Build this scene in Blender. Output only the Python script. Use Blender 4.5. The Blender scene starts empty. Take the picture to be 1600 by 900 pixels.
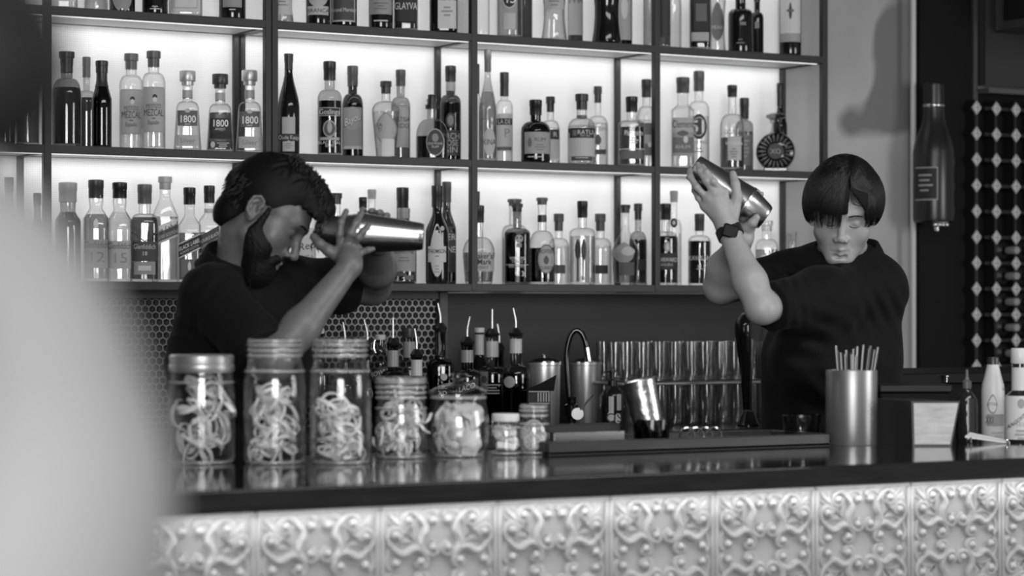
import bpy, math, random
import numpy as np
from mathutils import Vector, Matrix
random.seed(7)
sc = bpy.context.scene
COL = sc.collection
PI = math.pi
# ------------------------------------------------------------------ camera
FPX = 3778.0                      # 85 mm lens on a 36 mm wide frame, in pixels of a 1600 px frame
TH = math.radians(30.0)           # the bar runs away to the right
CT, ST = math.cos(TH), math.sin(TH)
EYE = 1.40
HOR = 485.0
cam_d = bpy.data.cameras.new('camera')
cam_d.lens = 85.0
cam_d.sensor_width = 36.0
cam_d.shift_y = 35.0 / 1600.0
cam_d.clip_start = 0.05
cam_d.dof.use_dof = True
cam_d.dof.focus_distance = 6.45
cam_d.dof.aperture_fstop = 3.3
cam = bpy.data.objects.new('camera', cam_d)
cam.location = (0, 0, EYE)
cam.rotation_euler = (PI / 2, 0, -TH)
COL.objects.link(cam)
sc.camera = cam
# ------------------------------------------------------------------ exposure, sampling helpers
sc.view_settings.view_transform = 'Standard'
sc.view_settings.look = 'None'
sc.view_settings.exposure = 0.0
sc.view_settings.gamma = 1.0
sc.view_settings.use_curve_mapping = False
sc.cycles.transparent_max_bounces = 40
sc.cycles.max_bounces = 8
sc.cycles.glossy_bounces = 4
sc.cycles.transmission_bounces = 6
sc.cycles.caustics_reflective = False
sc.cycles.caustics_refractive = False
sc.cycles.sample_clamp_indirect = 6
sc.cycles.use_denoising = True
# ------------------------------------------------------------------ world (dim room fill through the open shop front)
wd = bpy.data.worlds.new('world'); sc.world = wd; wd.use_nodes = True
wd.node_tree.nodes['Background'].inputs[0].default_value = (1, 1, 1, 1)
wd.node_tree.nodes['Background'].inputs[1].default_value = 0.20

def area(name, loc, target, sx, sy, power, spread=PI):
    l = bpy.data.lights.new(name, 'AREA'); l.shape = 'RECTANGLE'
    l.size = sx; l.size_y = sy; l.energy = power; l.spread = spread
    o = bpy.data.objects.new(name, l); COL.objects.link(o)
    o.location = loc
    d = Vector(target) - Vector(loc)
    o.rotation_euler = d.to_track_quat('-Z', 'Y').to_euler()
    return o
# daylight through the street windows behind and beside the camera
area('street_window_light', (-0.6, -1.8, 1.95), (2.6, 4.2, 1.3), 2.6, 1.6, 212)
area('ceiling_panel_light', (2.7, 2.45, 3.15), (2.7, 3.3, 0.9), 3.6, 0.5, 45)
area('side_window_light', (6.9, 0.9, 1.9), (3.6, 4.8, 1.4), 1.8, 1.5, 75)
# LED strips tucked under the back edge of every bottle shelf
SHELF_Z = [1.483, 1.871, 2.265, 2.66]
POST_X = [1.60, 2.29, 2.984, 3.676, 4.36, 5.044]
SH_Y0, SH_Y1 = 6.60, 6.86
LEDX = (POST_X[0] + POST_X[-1]) / 2
for i, z in enumerate(SHELF_Z[1:]):
    area('led_strip_light', (LEDX, SH_Y1 - 0.045, z - 0.030), (LEDX, SH_Y1 + 0.005, z - 0.33), 3.42, 0.012, 0.85 if i < 2 else 2.0)
    area('led_strip_light', (LEDX, SH_Y0 + 0.03, z - 0.030), (LEDX, SH_Y1, z - 0.30), 3.42, 0.01, 0.9)

# LED strip under the lip of the bar, washing down the tiles
o_ = area('bar_lip_led_light', (2.9, 3.768, 1.052), (2.9, 3.80, 0.93), 4.5, 0.012, 2.6)

# ------------------------------------------------------------------ pixel/depth helpers (the photograph's 1600 x 900 frame)
def wpt(px, py, zc):
    x = (px - 800.0) / FPX * zc
    y = (HOR - py) / FPX * zc
    return Vector((x * CT + zc * ST, -x * ST + zc * CT, EYE + y))
def atY(px, Y):
    t = (px - 800.0) / FPX
    zc = Y / (CT - t * ST)
    return zc * (t * CT + ST), zc
def hz(py, zc):
    return EYE + (HOR - py) / FPX * zc
def onz(px, py, z):
    zc = (EYE - z) * FPX / (py - HOR)
    return wpt(px, py, zc)

# ------------------------------------------------------------------ materials
MATS = {}
def principled(name, c, rough=0.5, metal=0.0, coat=0.0, spec=0.5, bump=0.0, bscale=60.0, noise=0.0, nscale=8.0, aniso=0.0, emit=0.0, sss=0.0, attr=False, stretch=None):
    if name in MATS: return MATS[name]
    m = bpy.data.materials.new(name); m.use_nodes = True
    nt = m.node_tree; b = nt.nodes['Principled BSDF']
    col = (c, c, c, 1)
    b.inputs['Base Color'].default_value = col
    b.inputs['Roughness'].default_value = rough
    b.inputs['Metallic'].default_value = metal
    b.inputs['Coat Weight'].default_value = coat
    b.inputs['Coat Roughness'].default_value = 0.08
    b.inputs['Specular IOR Level'].default_value = spec
    if sss:
        b.inputs['Subsurface Weight'].default_value = sss
        b.inputs['Subsurface Radius'].default_value = (0.006, 0.004, 0.003)
    tc = nt.nodes.new('ShaderNodeTexCoord')
    src = tc.outputs['Object']
    if stretch:
        mp = nt.nodes.new('ShaderNodeMapping'); mp.inputs['Scale'].default_value = stretch
        nt.links.new(src, mp.inputs[0]); src = mp.outputs[0]
    last = None
    if noise > 0:
        n = nt.nodes.new('ShaderNodeTexNoise'); n.inputs['Scale'].default_value = nscale; n.inputs['Detail'].default_value = 5
        nt.links.new(src, n.inputs['Vector'])
        r = nt.nodes.new('ShaderNodeMapRange')
        r.inputs[1].default_value = 0.3; r.inputs[2].default_value = 0.7
        r.inputs[3].default_value = max(0, c * (1 - noise)); r.inputs[4].default_value = min(1, c * (1 + noise))
        nt.links.new(n.outputs[0], r.inputs[0]); last = r.outputs[0]
    if attr:
        a = nt.nodes.new('ShaderNodeAttribute'); a.attribute_name = 'tone'
        mu = nt.nodes.new('ShaderNodeMath'); mu.operation = 'MULTIPLY'
        nt.links.new(a.outputs['Fac'], mu.inputs[0])
        if last is not None: nt.links.new(last, mu.inputs[1])
        else: mu.inputs[1].default_value = c
        last = mu.outputs[0]
    if last is not None:
        cb = nt.nodes.new('ShaderNodeCombineColor')
        for k in range(3): nt.links.new(last, cb.inputs[k])
        nt.links.new(cb.outputs[0], b.inputs['Base Color'])
    if bump > 0:
        n2 = nt.nodes.new('ShaderNodeTexNoise'); n2.inputs['Scale'].default_value = bscale; n2.inputs['Detail'].default_value = 4
        nt.links.new(src, n2.inputs['Vector'])
        bp = nt.nodes.new('ShaderNodeBump'); bp.inputs['Strength'].default_value = bump; bp.inputs['Distance'].default_value = 0.004
        nt.links.new(n2.outputs[0], bp.inputs['Height']); nt.links.new(bp.outputs[0], b.inputs['Normal'])
    if emit:
        b.inputs['Emission Color'].default_value = (1, 1, 1, 1); b.inputs['Emission Strength'].default_value = emit
    MATS[name] = m
    return m

def glass(tone, edge=0.35, rough=0.02, name='thin_glass', pw=2.2):
    """thin-walled glass: clear in the middle, absorbing towards the rim, with a Fresnel reflection"""
    key = '%s_%03d_%03d' % (name, int(tone * 100), int(edge * 100))
    if key in MATS: return MATS[key]
    m = bpy.data.materials.new(key); m.use_nodes = True
    nt = m.node_tree; nt.nodes.clear()
    out = nt.nodes.new('ShaderNodeOutputMaterial')
    lw = nt.nodes.new('ShaderNodeLayerWeight'); lw.inputs['Blend'].default_value = 0.5
    pwn = nt.nodes.new('ShaderNodeMath'); pwn.operation = 'POWER'; pwn.inputs[1].default_value = pw
    nt.links.new(lw.outputs['Facing'], pwn.inputs[0])
    mr = nt.nodes.new('ShaderNodeMapRange'); mr.inputs[3].default_value = tone; mr.inputs[4].default_value = tone * edge
    nt.links.new(pwn.outputs[0], mr.inputs[0])
    cb = nt.nodes.new('ShaderNodeCombineColor')
    for k in range(3): nt.links.new(mr.outputs[0], cb.inputs[k])
    tr = nt.nodes.new('ShaderNodeBsdfTransparent'); nt.links.new(cb.outputs[0], tr.inputs[0])
    gl = nt.nodes.new('ShaderNodeBsdfGlossy'); gl.inputs['Roughness'].default_value = rough
    gl.inputs['Color'].default_value = (1, 1, 1, 1)
    p5 = nt.nodes.new('ShaderNodeMath'); p5.operation = 'POWER'; p5.inputs[1].default_value = 4.5
    nt.links.new(lw.outputs['Facing'], p5.inputs[0])
    fr = nt.nodes.new('ShaderNodeMapRange'); fr.inputs[3].default_value = 0.045; fr.inputs[4].default_value = 0.9
    nt.links.new(p5.outputs[0], fr.inputs[0])
    mx = nt.nodes.new('ShaderNodeMixShader')
    nt.links.new(fr.outputs[0], mx.inputs[0]); nt.links.new(tr.outputs[0], mx.inputs[1]); nt.links.new(gl.outputs[0], mx.inputs[2])
    nt.links.new(mx.outputs[0], out.inputs[0])
    MATS[key] = m
    return m
def frosted():  # clear glass with pale diffuse mixed in for the light its rims catch
    if 'glint_rim' in MATS: return MATS['glint_rim']
    m = bpy.data.materials.new('glint_rim'); m.use_nodes = True; nt = m.node_tree; nt.nodes.clear()
    out = nt.nodes.new('ShaderNodeOutputMaterial'); tr = nt.nodes.new('ShaderNodeBsdfTransparent'); tr.inputs[0].default_value = (.92, .92, .92, 1)
    df = nt.nodes.new('ShaderNodeBsdfDiffuse'); df.inputs[0].default_value = (.8, .8, .8, 1); gl = nt.nodes.new('ShaderNodeBsdfGlossy'); gl.inputs['Roughness'].default_value = .18
    a = nt.nodes.new('ShaderNodeMixShader'); a.inputs[0].default_value = .32; nt.links.new(tr.outputs[0], a.inputs[1]); nt.links.new(df.outputs[0], a.inputs[2])
    b = nt.nodes.new('ShaderNodeMixShader'); b.inputs[0].default_value = .16; nt.links.new(a.outputs[0], b.inputs[1]); nt.links.new(gl.outputs[0], b.inputs[2]); nt.links.new(b.outputs[0], out.inputs[0])
    MATS['glint_rim'] = m; return m
def paper(t):
    t = round(t, 2)
    return principled('paper_%02d' % int(t * 100), t, 0.65)
def capm(t):
    t = t * .6 if t < .3 else t
    return principled('cap_%02d' % int(t * 100), t, 0.35)
CHROME = principled('brushed_steel', 0.62, 0.22, 1.0)
STEEL = principled('polished_steel', 0.7, 0.12, 1.0)
BLACK = principled('black_plastic', 0.012, 0.35)
BLACKM = principled('black_matte', 0.007, 0.75, spec=0.2)
IRON = principled('black_iron', 0.022, 0.45, bump=0.15, bscale=90)
WHITEP = principled('white_paint', 0.85, 0.5)
OAK = principled('dark_wood', 0.03, 0.35, noise=0.5, nscale=9, stretch=(1, 8, 8))

# ------------------------------------------------------------------ geometry collector
class Geo:
    def __init__(s): s.v = []; s.f = []; s.m = []
    def add(s, vs, fs, mi=0):
        o = len(s.v); s.v.extend([tuple(v) for v in vs])
        s.f.extend([tuple(i + o for i in f) for f in fs]); s.m.extend([mi] * len(fs)); return s
    def box(s, x0, x1, y0, y1, z0, z1, mi=0, b=0.0):
        if b <= 0:
            vs = [(x, y, z) for z in (z0, z1) for y in (y0, y1) for x in (x0, x1)]
            return s.add(vs, [(0, 2, 3, 1), (4, 5, 7, 6), (0, 1, 5, 4), (2, 6, 7, 3), (0, 4, 6, 2), (1, 3, 7, 5)], mi)
        # bevelled box
        vs = []; idx = {}
        X = (x0, x1); Y = (y0, y1); Z = (z0, z1)
        for i in (0, 1):
            for j in (0, 1):
                for k in (0, 1):
                    sx, sy, sz = (1 if i == 0 else -1), (1 if j == 0 else -1), (1 if k == 0 else -1)
                    idx[(i, j, k, 0)] = len(vs); vs.append((X[i], Y[j] + sy * b, Z[k] + sz * b))
                    idx[(i, j, k, 1)] = len(vs); vs.append((X[i] + sx * b, Y[j], Z[k] + sz * b))
                    idx[(i, j, k, 2)] = len(vs); vs.append((X[i] + sx * b, Y[j] + sy * b, Z[k]))
        g = lambda i, j, k, a: idx[(i, j, k, a)]
        fs = []
        for i in (0, 1): fs.append([g(i, 0, 0, 0), g(i, 1, 0, 0), g(i, 1, 1, 0), g(i, 0, 1, 0)])
        for j in (0, 1): fs.append([g(0, j, 0, 1), g(1, j, 0, 1), g(1, j, 1, 1), g(0, j, 1, 1)])
        for k in (0, 1): fs.append([g(0, 0, k, 2), g(1, 0, k, 2), g(1, 1, k, 2), g(0, 1, k, 2)])
        for i in (0, 1):
            for j in (0, 1): fs.append([g(i, j, 0, 0), g(i, j, 1, 0), g(i, j, 1, 1), g(i, j, 0, 1)])
            for k in (0, 1): fs.append([g(i, 0, k, 0), g(i, 1, k, 0), g(i, 1, k, 2), g(i, 0, k, 2)])
        for j in (0, 1):
            for k in (0, 1): fs.append([g(0, j, k, 1), g(1, j, k, 1), g(1, j, k, 2), g(0, j, k, 2)])
        for i in (0, 1):
            for j in (0, 1):
                for k in (0, 1): fs.append([g(i, j, k, 0), g(i, j, k, 1), g(i, j, k, 2)])
        c = Vector(((x0 + x1) / 2, (y0 + y1) / 2, (z0 + z1) / 2))
        ff = []
        for f in fs:
            p = [Vector(vs[q]) for q in f]
            n = (p[1] - p[0]).cross(p[2] - p[0]); mid = sum(p, Vector()) / len(p)
            ff.append(tuple(f) if n.dot(mid - c) > 0 else tuple(reversed(f)))
        return s.add(vs, ff, mi)
    def lathe(s, prof, n=24, cx=0, cy=0, z=0, p=2.0, dr=1.0, mi=0, caps=True, M=None):
        vs = []; fs = []
        for (r, h) in prof:
            for k in range(n):
                a = 2 * PI * (k + 0.5) / n; c, d = math.cos(a), math.sin(a)
                if p != 2.0:
                    q = (abs(c) ** p + abs(d) ** p) ** (-1.0 / p)
                    c, d = c * q, d * q
                vs.append((cx + r * c, cy + r * dr * d, z + h))
        L = len(prof)
        for i in range(L - 1):
            for k in range(n):
                a, b = i * n + k, i * n + (k + 1) % n
                fs.append((a, b, b + n, a + n))
        if caps:
            fs.append(tuple(range(n - 1, -1, -1))); fs.append(tuple((L - 1) * n + k for k in range(n)))
        if M is not None: vs = [M @ Vector(v) for v in vs]
        return s.add(vs, fs, mi)
    def tube(s, pts, rad, n=8, mi=0, closed=False, flat=1.0):
        pts = [Vector(p) for p in pts]; L = len(pts)
        if not hasattr(rad, '__len__'): rad = [rad] * L
        vs = []; fs = []; up = None
        for i, p in enumerate(pts):
            if closed: t = pts[(i + 1) % L] - pts[i - 1]
            else: t = pts[min(i + 1, L - 1)] - pts[max(i - 1, 0)]
            if t.length < 1e-9: t = Vector((0, 0, 1))
            t.normalize()
            if up is None:
                a = Vector((0, 0, 1)) if abs(t.z) < 0.9 else Vector((1, 0, 0))
                up = (a - t * a.dot(t)).normalized()
            else:
                up = up - t * up.dot(t)
                if up.length < 1e-6: up = Vector((1, 0, 0)).cross(t)
                up.normalize()
            w = t.cross(up)
            for k in range(n):
                a = 2 * PI * k / n
                vs.append(p + up * (math.cos(a) * rad[i] * flat) + w * (math.sin(a) * rad[i]))
        m = L if closed else L - 1
        for i in range(m):
            for k in range(n):
                a, b = i * n + k, i * n + (k + 1) % n
                c, d = ((i + 1) % L) * n + (k + 1) % n, ((i + 1) % L) * n + k
                fs.append((a, b, c, d))
        if not closed:
            fs.append(tuple(range(n - 1, -1, -1))); fs.append(tuple((L - 1) * n + k for k in range(n)))
        return s.add(vs, fs, mi)
    def ball(s, c, r, mi=0, n=12, sx=1, sy=1, sz=1):
        prof = [(max(1e-4, r * math.sin(PI * i / 8)), -r * math.cos(PI * i / 8)) for i in range(9)]
        vs0 = len(s.v); s.lathe(prof, n, mi=mi)
        for i in range(vs0, len(s.v)):
            x, y, z = s.v[i]; s.v[i] = (x * sx + c[0], y * sy + c[1], z * sz + c[2])
        return s
    def xf(s, M):
        s.v = [tuple(M @ Vector(v)) for v in s.v]; return s
    def mesh(s, name, mats, smooth=True, ang=38):
        me = bpy.data.meshes.new(name)
        me.from_pydata(s.v, [], s.f)
        for m in mats: me.materials.append(m)
        if len(mats) > 1: me.polygons.foreach_set('material_index', s.m)
        if smooth:
            me.polygons.foreach_set('use_smooth', [True] * len(me.polygons))
            me.set_sharp_from_angle(angle=math.radians(ang))
        me.update()
        return me
    def build(s, name, mats, parent=None, loc=(0, 0, 0), rz=0.0, smooth=True, ang=38):
        if not isinstance(mats, (list, tuple)): mats = [mats]
        o = bpy.data.objects.new(name, s.mesh(name, mats, smooth, ang)); COL.objects.link(o)
        o.location = loc; o.rotation_euler = (0, 0, rz)
        if parent: o.parent = parent
        return o

def tag(o, label=None, cat=None, group=None, kind=None):
    if label: o['label'] = label
    if cat: o['category'] = cat
    if group: o['group'] = group
    if kind: o['kind'] = kind
    return o
def empty(name, loc, rz=0.0, label=None, cat=None, group=None):
    o = bpy.data.objects.new(name, None); COL.objects.link(o); o.empty_display_size = 0.05
    o.location = loc; o.rotation_euler = (0, 0, rz)
    return tag(o, label, cat, group)
def copy_tree(o, parent=None):
    c = o.copy(); COL.objects.link(c); c.parent = parent
    for ch in o.children: copy_tree(ch, c)
    return c

TXT = {}
def text_geo(s, bold=0.0):
    """letters as flat faces, height of capitals = 1, centred"""
    k = (s, bold)
    if k in TXT: return TXT[k]
    cu = bpy.data.curves.new('t', 'FONT'); cu.body = s; cu.align_x = 'CENTER'; cu.offset = bold
    cu.resolution_u = 3
    o = bpy.data.objects.new('t', cu); COL.objects.link(o)
    me = o.to_mesh()
    vs = [(v.co.x / 0.69, v.co.y / 0.69) for v in me.vertices]
    fs = [tuple(p.vertices) for p in me.polygons]
    o.to_mesh_clear(); COL.objects.unlink(o); bpy.data.objects.remove(o); bpy.data.curves.remove(cu)
    TXT[k] = (vs, fs)
    return TXT[k]
# =================================================================== SETTING
def struct(name, g, mats, **k):
    o = g.build(name, mats, **k); o['kind'] = 'structure'; return o
plaster = principled('aged_plaster', 0.46, 0.8, noise=0.22, nscale=1.7, bump=0.25, bscale=14)
nt = plaster.node_tree
# brown stains and scuffs with a shape of their own
def stain_nodes(m, lo, hi, tone, scale):
    nt = m.node_tree; b = nt.nodes['Principled BSDF']
    src = b.inputs['Base Color'].links[0].from_socket
    tc = nt.nodes.new('ShaderNodeTexCoord')
    n = nt.nodes.new('ShaderNodeTexNoise'); n.inputs['Scale'].default_value = scale; n.inputs['Detail'].default_value = 9; n.inputs['Roughness'].default_value = 0.23
    nt.links.new(tc.outputs['Object'], n.inputs['Vector'])
    r = nt.nodes.new('ShaderNodeMapRange'); r.inputs[1].default_value = lo; r.inputs[2].default_value = hi
    nt.links.new(n.outputs[0], r.inputs[0])
    mx = nt.nodes.new('ShaderNodeMix'); mx.data_type = 'RGBA'
    nt.links.new(r.outputs[0], mx.inputs[0]); nt.links.new(src, mx.inputs[6]); mx.inputs[7].default_value = (tone, tone, tone, 1)
    nt.links.new(mx.outputs[2], b.inputs['Base Color'])
stain_nodes(plaster, 0.60, 0.64, 0.22, 2.6)
WALL_Y = 6.88
g = Geo(); g.box(-1.5, 9.0, WALL_Y, WALL_Y + 0.15, 0, 3.3); struct('wall_back', g, plaster)
floor_m = principled('floor_tile', 0.06, 0.4, noise=0.3, nscale=3)
g = Geo(); g.box(-3.0, 9.0, -3.5, 7.0, -0.1, 0.0); struct('floor', g, floor_m)
g = Geo(); g.box(-3.0, 9.0, 0.5, 7.0, 3.3, 3.4); struct('ceiling', g, principled('ceiling_paint', 0.18, 0.8))
g = Geo(); g.box(-1.6, -1.5, 2.2, 7.0, 0, 3.3); struct('wall_left', g, principled('dark_wall', 0.08, 0.7))

# slate coloured splash-back under the shelves
g = Geo(); g.box(3.69, 5.5, WALL_Y - 0.03, WALL_Y - 0.002, 0.9, 1.455)
tag(g.build('splashback', principled('slate_panel', 0.042, 0.5, spec=0.3, noise=0.12, nscale=3)), 'plain dark grey splashback panel under the shelves behind the tap', 'splashback')

# ------------------------------------------------------------------ bottle shelves
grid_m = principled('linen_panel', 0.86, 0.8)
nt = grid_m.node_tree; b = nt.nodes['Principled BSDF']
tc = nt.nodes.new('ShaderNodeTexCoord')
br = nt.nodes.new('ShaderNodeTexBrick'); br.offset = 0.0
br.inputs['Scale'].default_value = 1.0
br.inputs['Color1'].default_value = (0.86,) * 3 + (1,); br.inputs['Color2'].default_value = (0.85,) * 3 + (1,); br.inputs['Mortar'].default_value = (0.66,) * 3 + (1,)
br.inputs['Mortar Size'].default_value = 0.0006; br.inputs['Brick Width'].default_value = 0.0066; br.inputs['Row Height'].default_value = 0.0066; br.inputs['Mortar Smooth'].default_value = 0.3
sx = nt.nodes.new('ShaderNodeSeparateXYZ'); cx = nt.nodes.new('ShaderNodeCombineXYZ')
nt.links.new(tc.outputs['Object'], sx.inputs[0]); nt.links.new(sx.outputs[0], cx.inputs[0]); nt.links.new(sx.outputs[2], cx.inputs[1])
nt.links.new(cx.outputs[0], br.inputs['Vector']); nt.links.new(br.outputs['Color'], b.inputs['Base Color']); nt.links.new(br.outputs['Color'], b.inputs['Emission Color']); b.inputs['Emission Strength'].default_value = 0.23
ledm = principled('led_diffuser', 0.9, 0.5, emit=0.8)
shelf_under = principled('shelf_board_paint', 0.72, 0.5)
SHB = 0.019
def shelf_unit(posts, label, first_wide, last_wide):
    root = empty('back_bar_shelf', (posts[0], SH_Y0, 0), label=label, cat='shelf', group=None)
    ox, oy = posts[0], SH_Y0
    z0, z1 = SHELF_Z[0] - 0.02, 3.05
    for i, x in enumerate(posts):
        w = 0.011
        a, c = x - w, x + w
        if i == 0 and first_wide: a, c = x + 0.001, x + 0.021
        if i == len(posts) - 1 and last_wide: a, c = x - 0.021, x - 0.001
        g = Geo(); g.box(a - ox, c - ox, 0, 0.022, z0, z1, b=0.0015); g.build('front_post', IRON, root)
        g = Geo(); g.box(a - ox + 0.002, c - ox - 0.002, 0.236, 0.254, z0, z1, b=0.0015); g.build('rear_post', IRON, root)
    L, R = 0.0, posts[-1] - ox
    for z in SHELF_Z:
        g = Geo(); g.box(L, R, 0.001, 0.021, z - 0.024, z, b=0.0015); g.box(L, R, 0.238, 0.252, z - 0.02, z - 0.002)
        for x in posts: g.box(x - ox - 0.009 - (0.011 if x == posts[-1] and last_wide else 0) + (0.011 if x == posts[0] and first_wide else 0), x - ox + 0.009 - (0.011 if x == posts[-1] and last_wide else 0) + (0.011 if x == posts[0] and first_wide else 0), 0.02, 0.24, z - 0.024, z - 0.0195)
        g.build('shelf_rail', IRON, root)
        g = Geo(); g.box(L + 0.002, R - 0.002, 0.02, 0.24, z - SHB, z - 0.0005)
        g.build('shelf_board', shelf_under, root)
        if z > SHELF_Z[0] + 0.1:
            g = Geo(); g.box(L + 0.02, R - 0.02, 0.021, 0.029, z - 0.026, z - SHB)
            tag(g.build('led_strip', ledm, root), 'glowing white light strip')
    g = Geo(); g.box(L, R, 0.256, 0.270, SHELF_Z[0] - 0.02, z1)
    tag(g.build('back_panel', grid_m, root), 'backlit white woven back panel')
    return root
shelf_unit([1.60, 2.29, 2.984], 'black metal bottle shelf unit with lit white back, left unit behind the bearded bartender', False, True)
shelf_unit([2.984, 3.676, 4.36, 5.044], 'black metal bottle shelf unit with lit white back, wide right unit', True, False)

# honeycomb screen under the left shelves
hexm = principled('black_mesh_metal', 0.12, 0.35, 0.5)
root = empty('honeycomb_screen', (2.2, 6.80, 1.04), label='dark honeycomb metal screen under the shelves behind the bearded bartender', cat='screen')
g = Geo()
P = 0.0225; rr = P / math.sqrt(3)
W_, H_ = 3.655 - 2.2, 0.405
nx, nz = int(W_ / P), int(H_ / (1.5 * rr))
for j in range(nz):
    for i in range(nx):
        cx_ = P * (i + 0.5 + 0.5 * (j % 2)); cz_ = rr + 1.5 * rr * j
        if cx_ > W_ - 0.01: continue
        o = []; n_ = []; d = []
        for k in range(6):
            a = PI / 6 + k * PI / 3
            o.append((cx_ + rr * math.cos(a), 0, cz_ + rr * math.sin(a)))
            n_.append((cx_ + rr * 0.80 * math.cos(a), 0, cz_ + rr * 0.80 * math.sin(a)))
            d.append((cx_ + rr * 0.78 * math.cos(a), 0.008, cz_ + rr * 0.78 * math.sin(a)))
        fs = []
        for k in range(6):
            q = (k + 1) % 6
            fs.append((k, q, 6 + q, 6 + k)); fs.append((6 + k, 6 + q, 12 + q, 12 + k))
        g.add(o + n_ + d, fs)
g.build('mesh_sheet', hexm, root, smooth=False)
g = Geo(); g.box(0, W_ + 0.01, 0.02, 0.05, 0, 0.42); g.build('backing_board', principled('dark_backing', 0.02, 0.6), root)
g = Geo(); g.box(W_ - 0.004, W_ + 0.028, -0.015, 0.05, 0, 0.42, b=0.002); g.box(0, W_, -0.01, 0.05, 0.395, 0.42, b=0.002); g.build('frame', principled('frame_grey', 0.06, 0.45), root)

# back counter under the shelves
BC_Z = 1.04
g = Geo(); root = empty('back_counter', (1.2, 6.0, 0), label='low dark back counter under the bottle shelves', cat='counter')
g.box(0, 4.2, 0, 0.79, BC_Z - 0.035, BC_Z, b=0.003); g.build('worktop', principled('black_stone', 0.03, 0.22), root)
g = Geo(); g.box(0.02, 4.18, 0.04, 0.78, 0.0, BC_Z - 0.036)
for k in range(5): g.box(0.05 + k * 0.76, 0.05 + k * 0.76 + 0.72, 0.022, 0.041, 0.08, BC_Z - 0.06, b=0.002)
g.build('cabinet', principled('black_laminate', 0.018, 0.5), root)

# ------------------------------------------------------------------ the bar counter with embossed tiles
BAR_Z = 1.10
wood_top = principled('polished_dark_wood', 0.012, 0.09, noise=0.5, nscale=7, stretch=(1, 9, 9), coat=0.3)
bar = empty('bar_counter', (0.6, 3.74, 0), label='long bar counter with polished dark top and embossed pale tile front', cat='counter')
g = Geo()
g.box(0, 4.6, 0, 0.80, BAR_Z - 0.037, BAR_Z, b=0.003)
g.box(-0.0, 4.6, 0.004, 0.03, BAR_Z - 0.04, BAR_Z - 0.036)
g.build('counter_top', wood_top, bar)
g = Geo(); g.box(0.02, 4.58, 0.072, 0.76, 0.0, BAR_Z - 0.038); g.build('body', principled('bar_body', 0.05, 0.6), bar)
TP = 0.238
# relief of one tile, drawn for one eighth and mirrored
def spl(pts, n=6):
    out = []
    P_ = [Vector(p + (0,)) if len(p) == 2 else Vector(p) for p in pts]
    for i in range(len(P_) - 1):
        p0 = P_[max(i - 1, 0)]; p1 = P_[i]; p2 = P_[i + 1]; p3 = P_[min(i + 2, len(P_) - 1)]
        for k in range(n):
            t = k / n
            out.append(0.5 * ((2 * p1) + (p2 - p0) * t + (2 * p0 - 5 * p1 + 4 * p2 - p3) * t * t + (3 * p1 - p0 - 3 * p2 + p3) * t ** 3))
    out.append(P_[-1]); return out
S1 = spl([(.50, .77), (.52, .71), (.60, .69), (.67, .75), (.67, .85), (.58, .92), (.46, .91), (.36, .82), (.27, .70), (.275, .60), (.335, .50), (.34, .39), (.27, .29), (.15, .235), (.055, .27), (.035, .36), (.08, .42), (.14, .425)], 5)
S2 = spl([(.06, .80), (.045, .72), (.10, .68), (.04, .86), (.10, .925), (.2, .935), (.32, .89), (.42, .78), (.465, .64), (.45, .50), (.395, .37)][3:], 5)
def rad1(n):
    return [0.026 + 0.022 * math.exp(-((i / n - 0.62) / 0.12) ** 2) + 0.010 * math.exp(-((i / n - 0.5) / 0.06) ** 2) for i in range(n)]
h = TP / 2
g = Geo()
g.box(-h + 0.0008, h - 0.0008, -0.001, 0.008, -h + 0.0008, h - 0.0008)
rim = 0.0085
for (a, b_, c, d) in ((-h + .0008, h - .0008, h - rim, h - .0008), (-h + .0008, h - .0008, -h + .0008, -h + rim), (-h + .0008, -h + rim, -h + rim, h - rim), (h - rim, h - .0008, -h + rim, h - rim)):
    g.box(a, b_, -0.0075, 0.0, c, d, b=0.0025)
SC = h * 0.95
for fl in (0, 1):
    for sx_ in (1, -1):
        for sz_ in (1, -1):
            def T(u, v, yy=0.0):
                if fl: u, v = v, u
                return (sx_ * u * SC, yy, sz_ * v * SC)
            n1 = len(S1); r1 = rad1(n1)
            g.tube([T(p.x, p.y, -0.0045) for p in S1], [r * SC * 1.5 for r in r1], 8)
            n2 = len(S2)
            g.tube([T(p.x, p.y, -0.001) for p in S2], [(0.052 - 0.028 * i / n2) * SC for i in range(n2)], 6)
            for (u, v, r) in ((.57, .795, .082), (.13, .785, .078), (.135, .35, .082)):
                c = T(u, v, -0.006); g.ball(c, r * SC * .94, n=12, sy=.9)
                # small bead on the knob
                g.ball((c[0], c[1] - r * SC * 0.62, c[2]), r * SC * 0.42, n=8)
            # thin S line crossing towards the corner
            g.tube([T(p.x, p.y, -0.001) for p in spl([(.40, .40), (.50, .50), (.60, .60)], 3)], [0.014 * SC] * 7, 6)
            # corner leaf
            if fl == 0:
                g.tube([T(p.x, p.y, -0.003) for p in spl([(.60, .60), (.72, .72), (.84, .84), (.93, .93)], 3)], [r * SC for r in (.03, .035, .04, .045, .05, .05, .045, .03, .012, .008)], 8)
            g.tube([T(p.x, p.y, -0.002) for p in spl([(.64, .66), (.70, .76), (.76, .88), (.80, .96)], 3)], [r * SC for r in (.016, .02, .026, .032, .034, .03, .026, .018, .008, .005)], 6)
            g.ball(T(.635, .60, -0.003), 0.04 * SC, n=8)
tile_m = principled('glazed_tile', 0.38, 0.32, noise=0.06, nscale=20, coat=0.15)
tile_me = g.mesh('tile', [tile_m])
tx0 = 1.925 + TP / 2
for row in range(3):
    for k in range(-5, 13):
        o = bpy.data.objects.new('tile', tile_me); COL.objects.link(o); o.parent = bar
        o.location = (tx0 + k * TP - 0.6, 0.0625, 1.057 - TP / 2 - row * TP)

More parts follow.
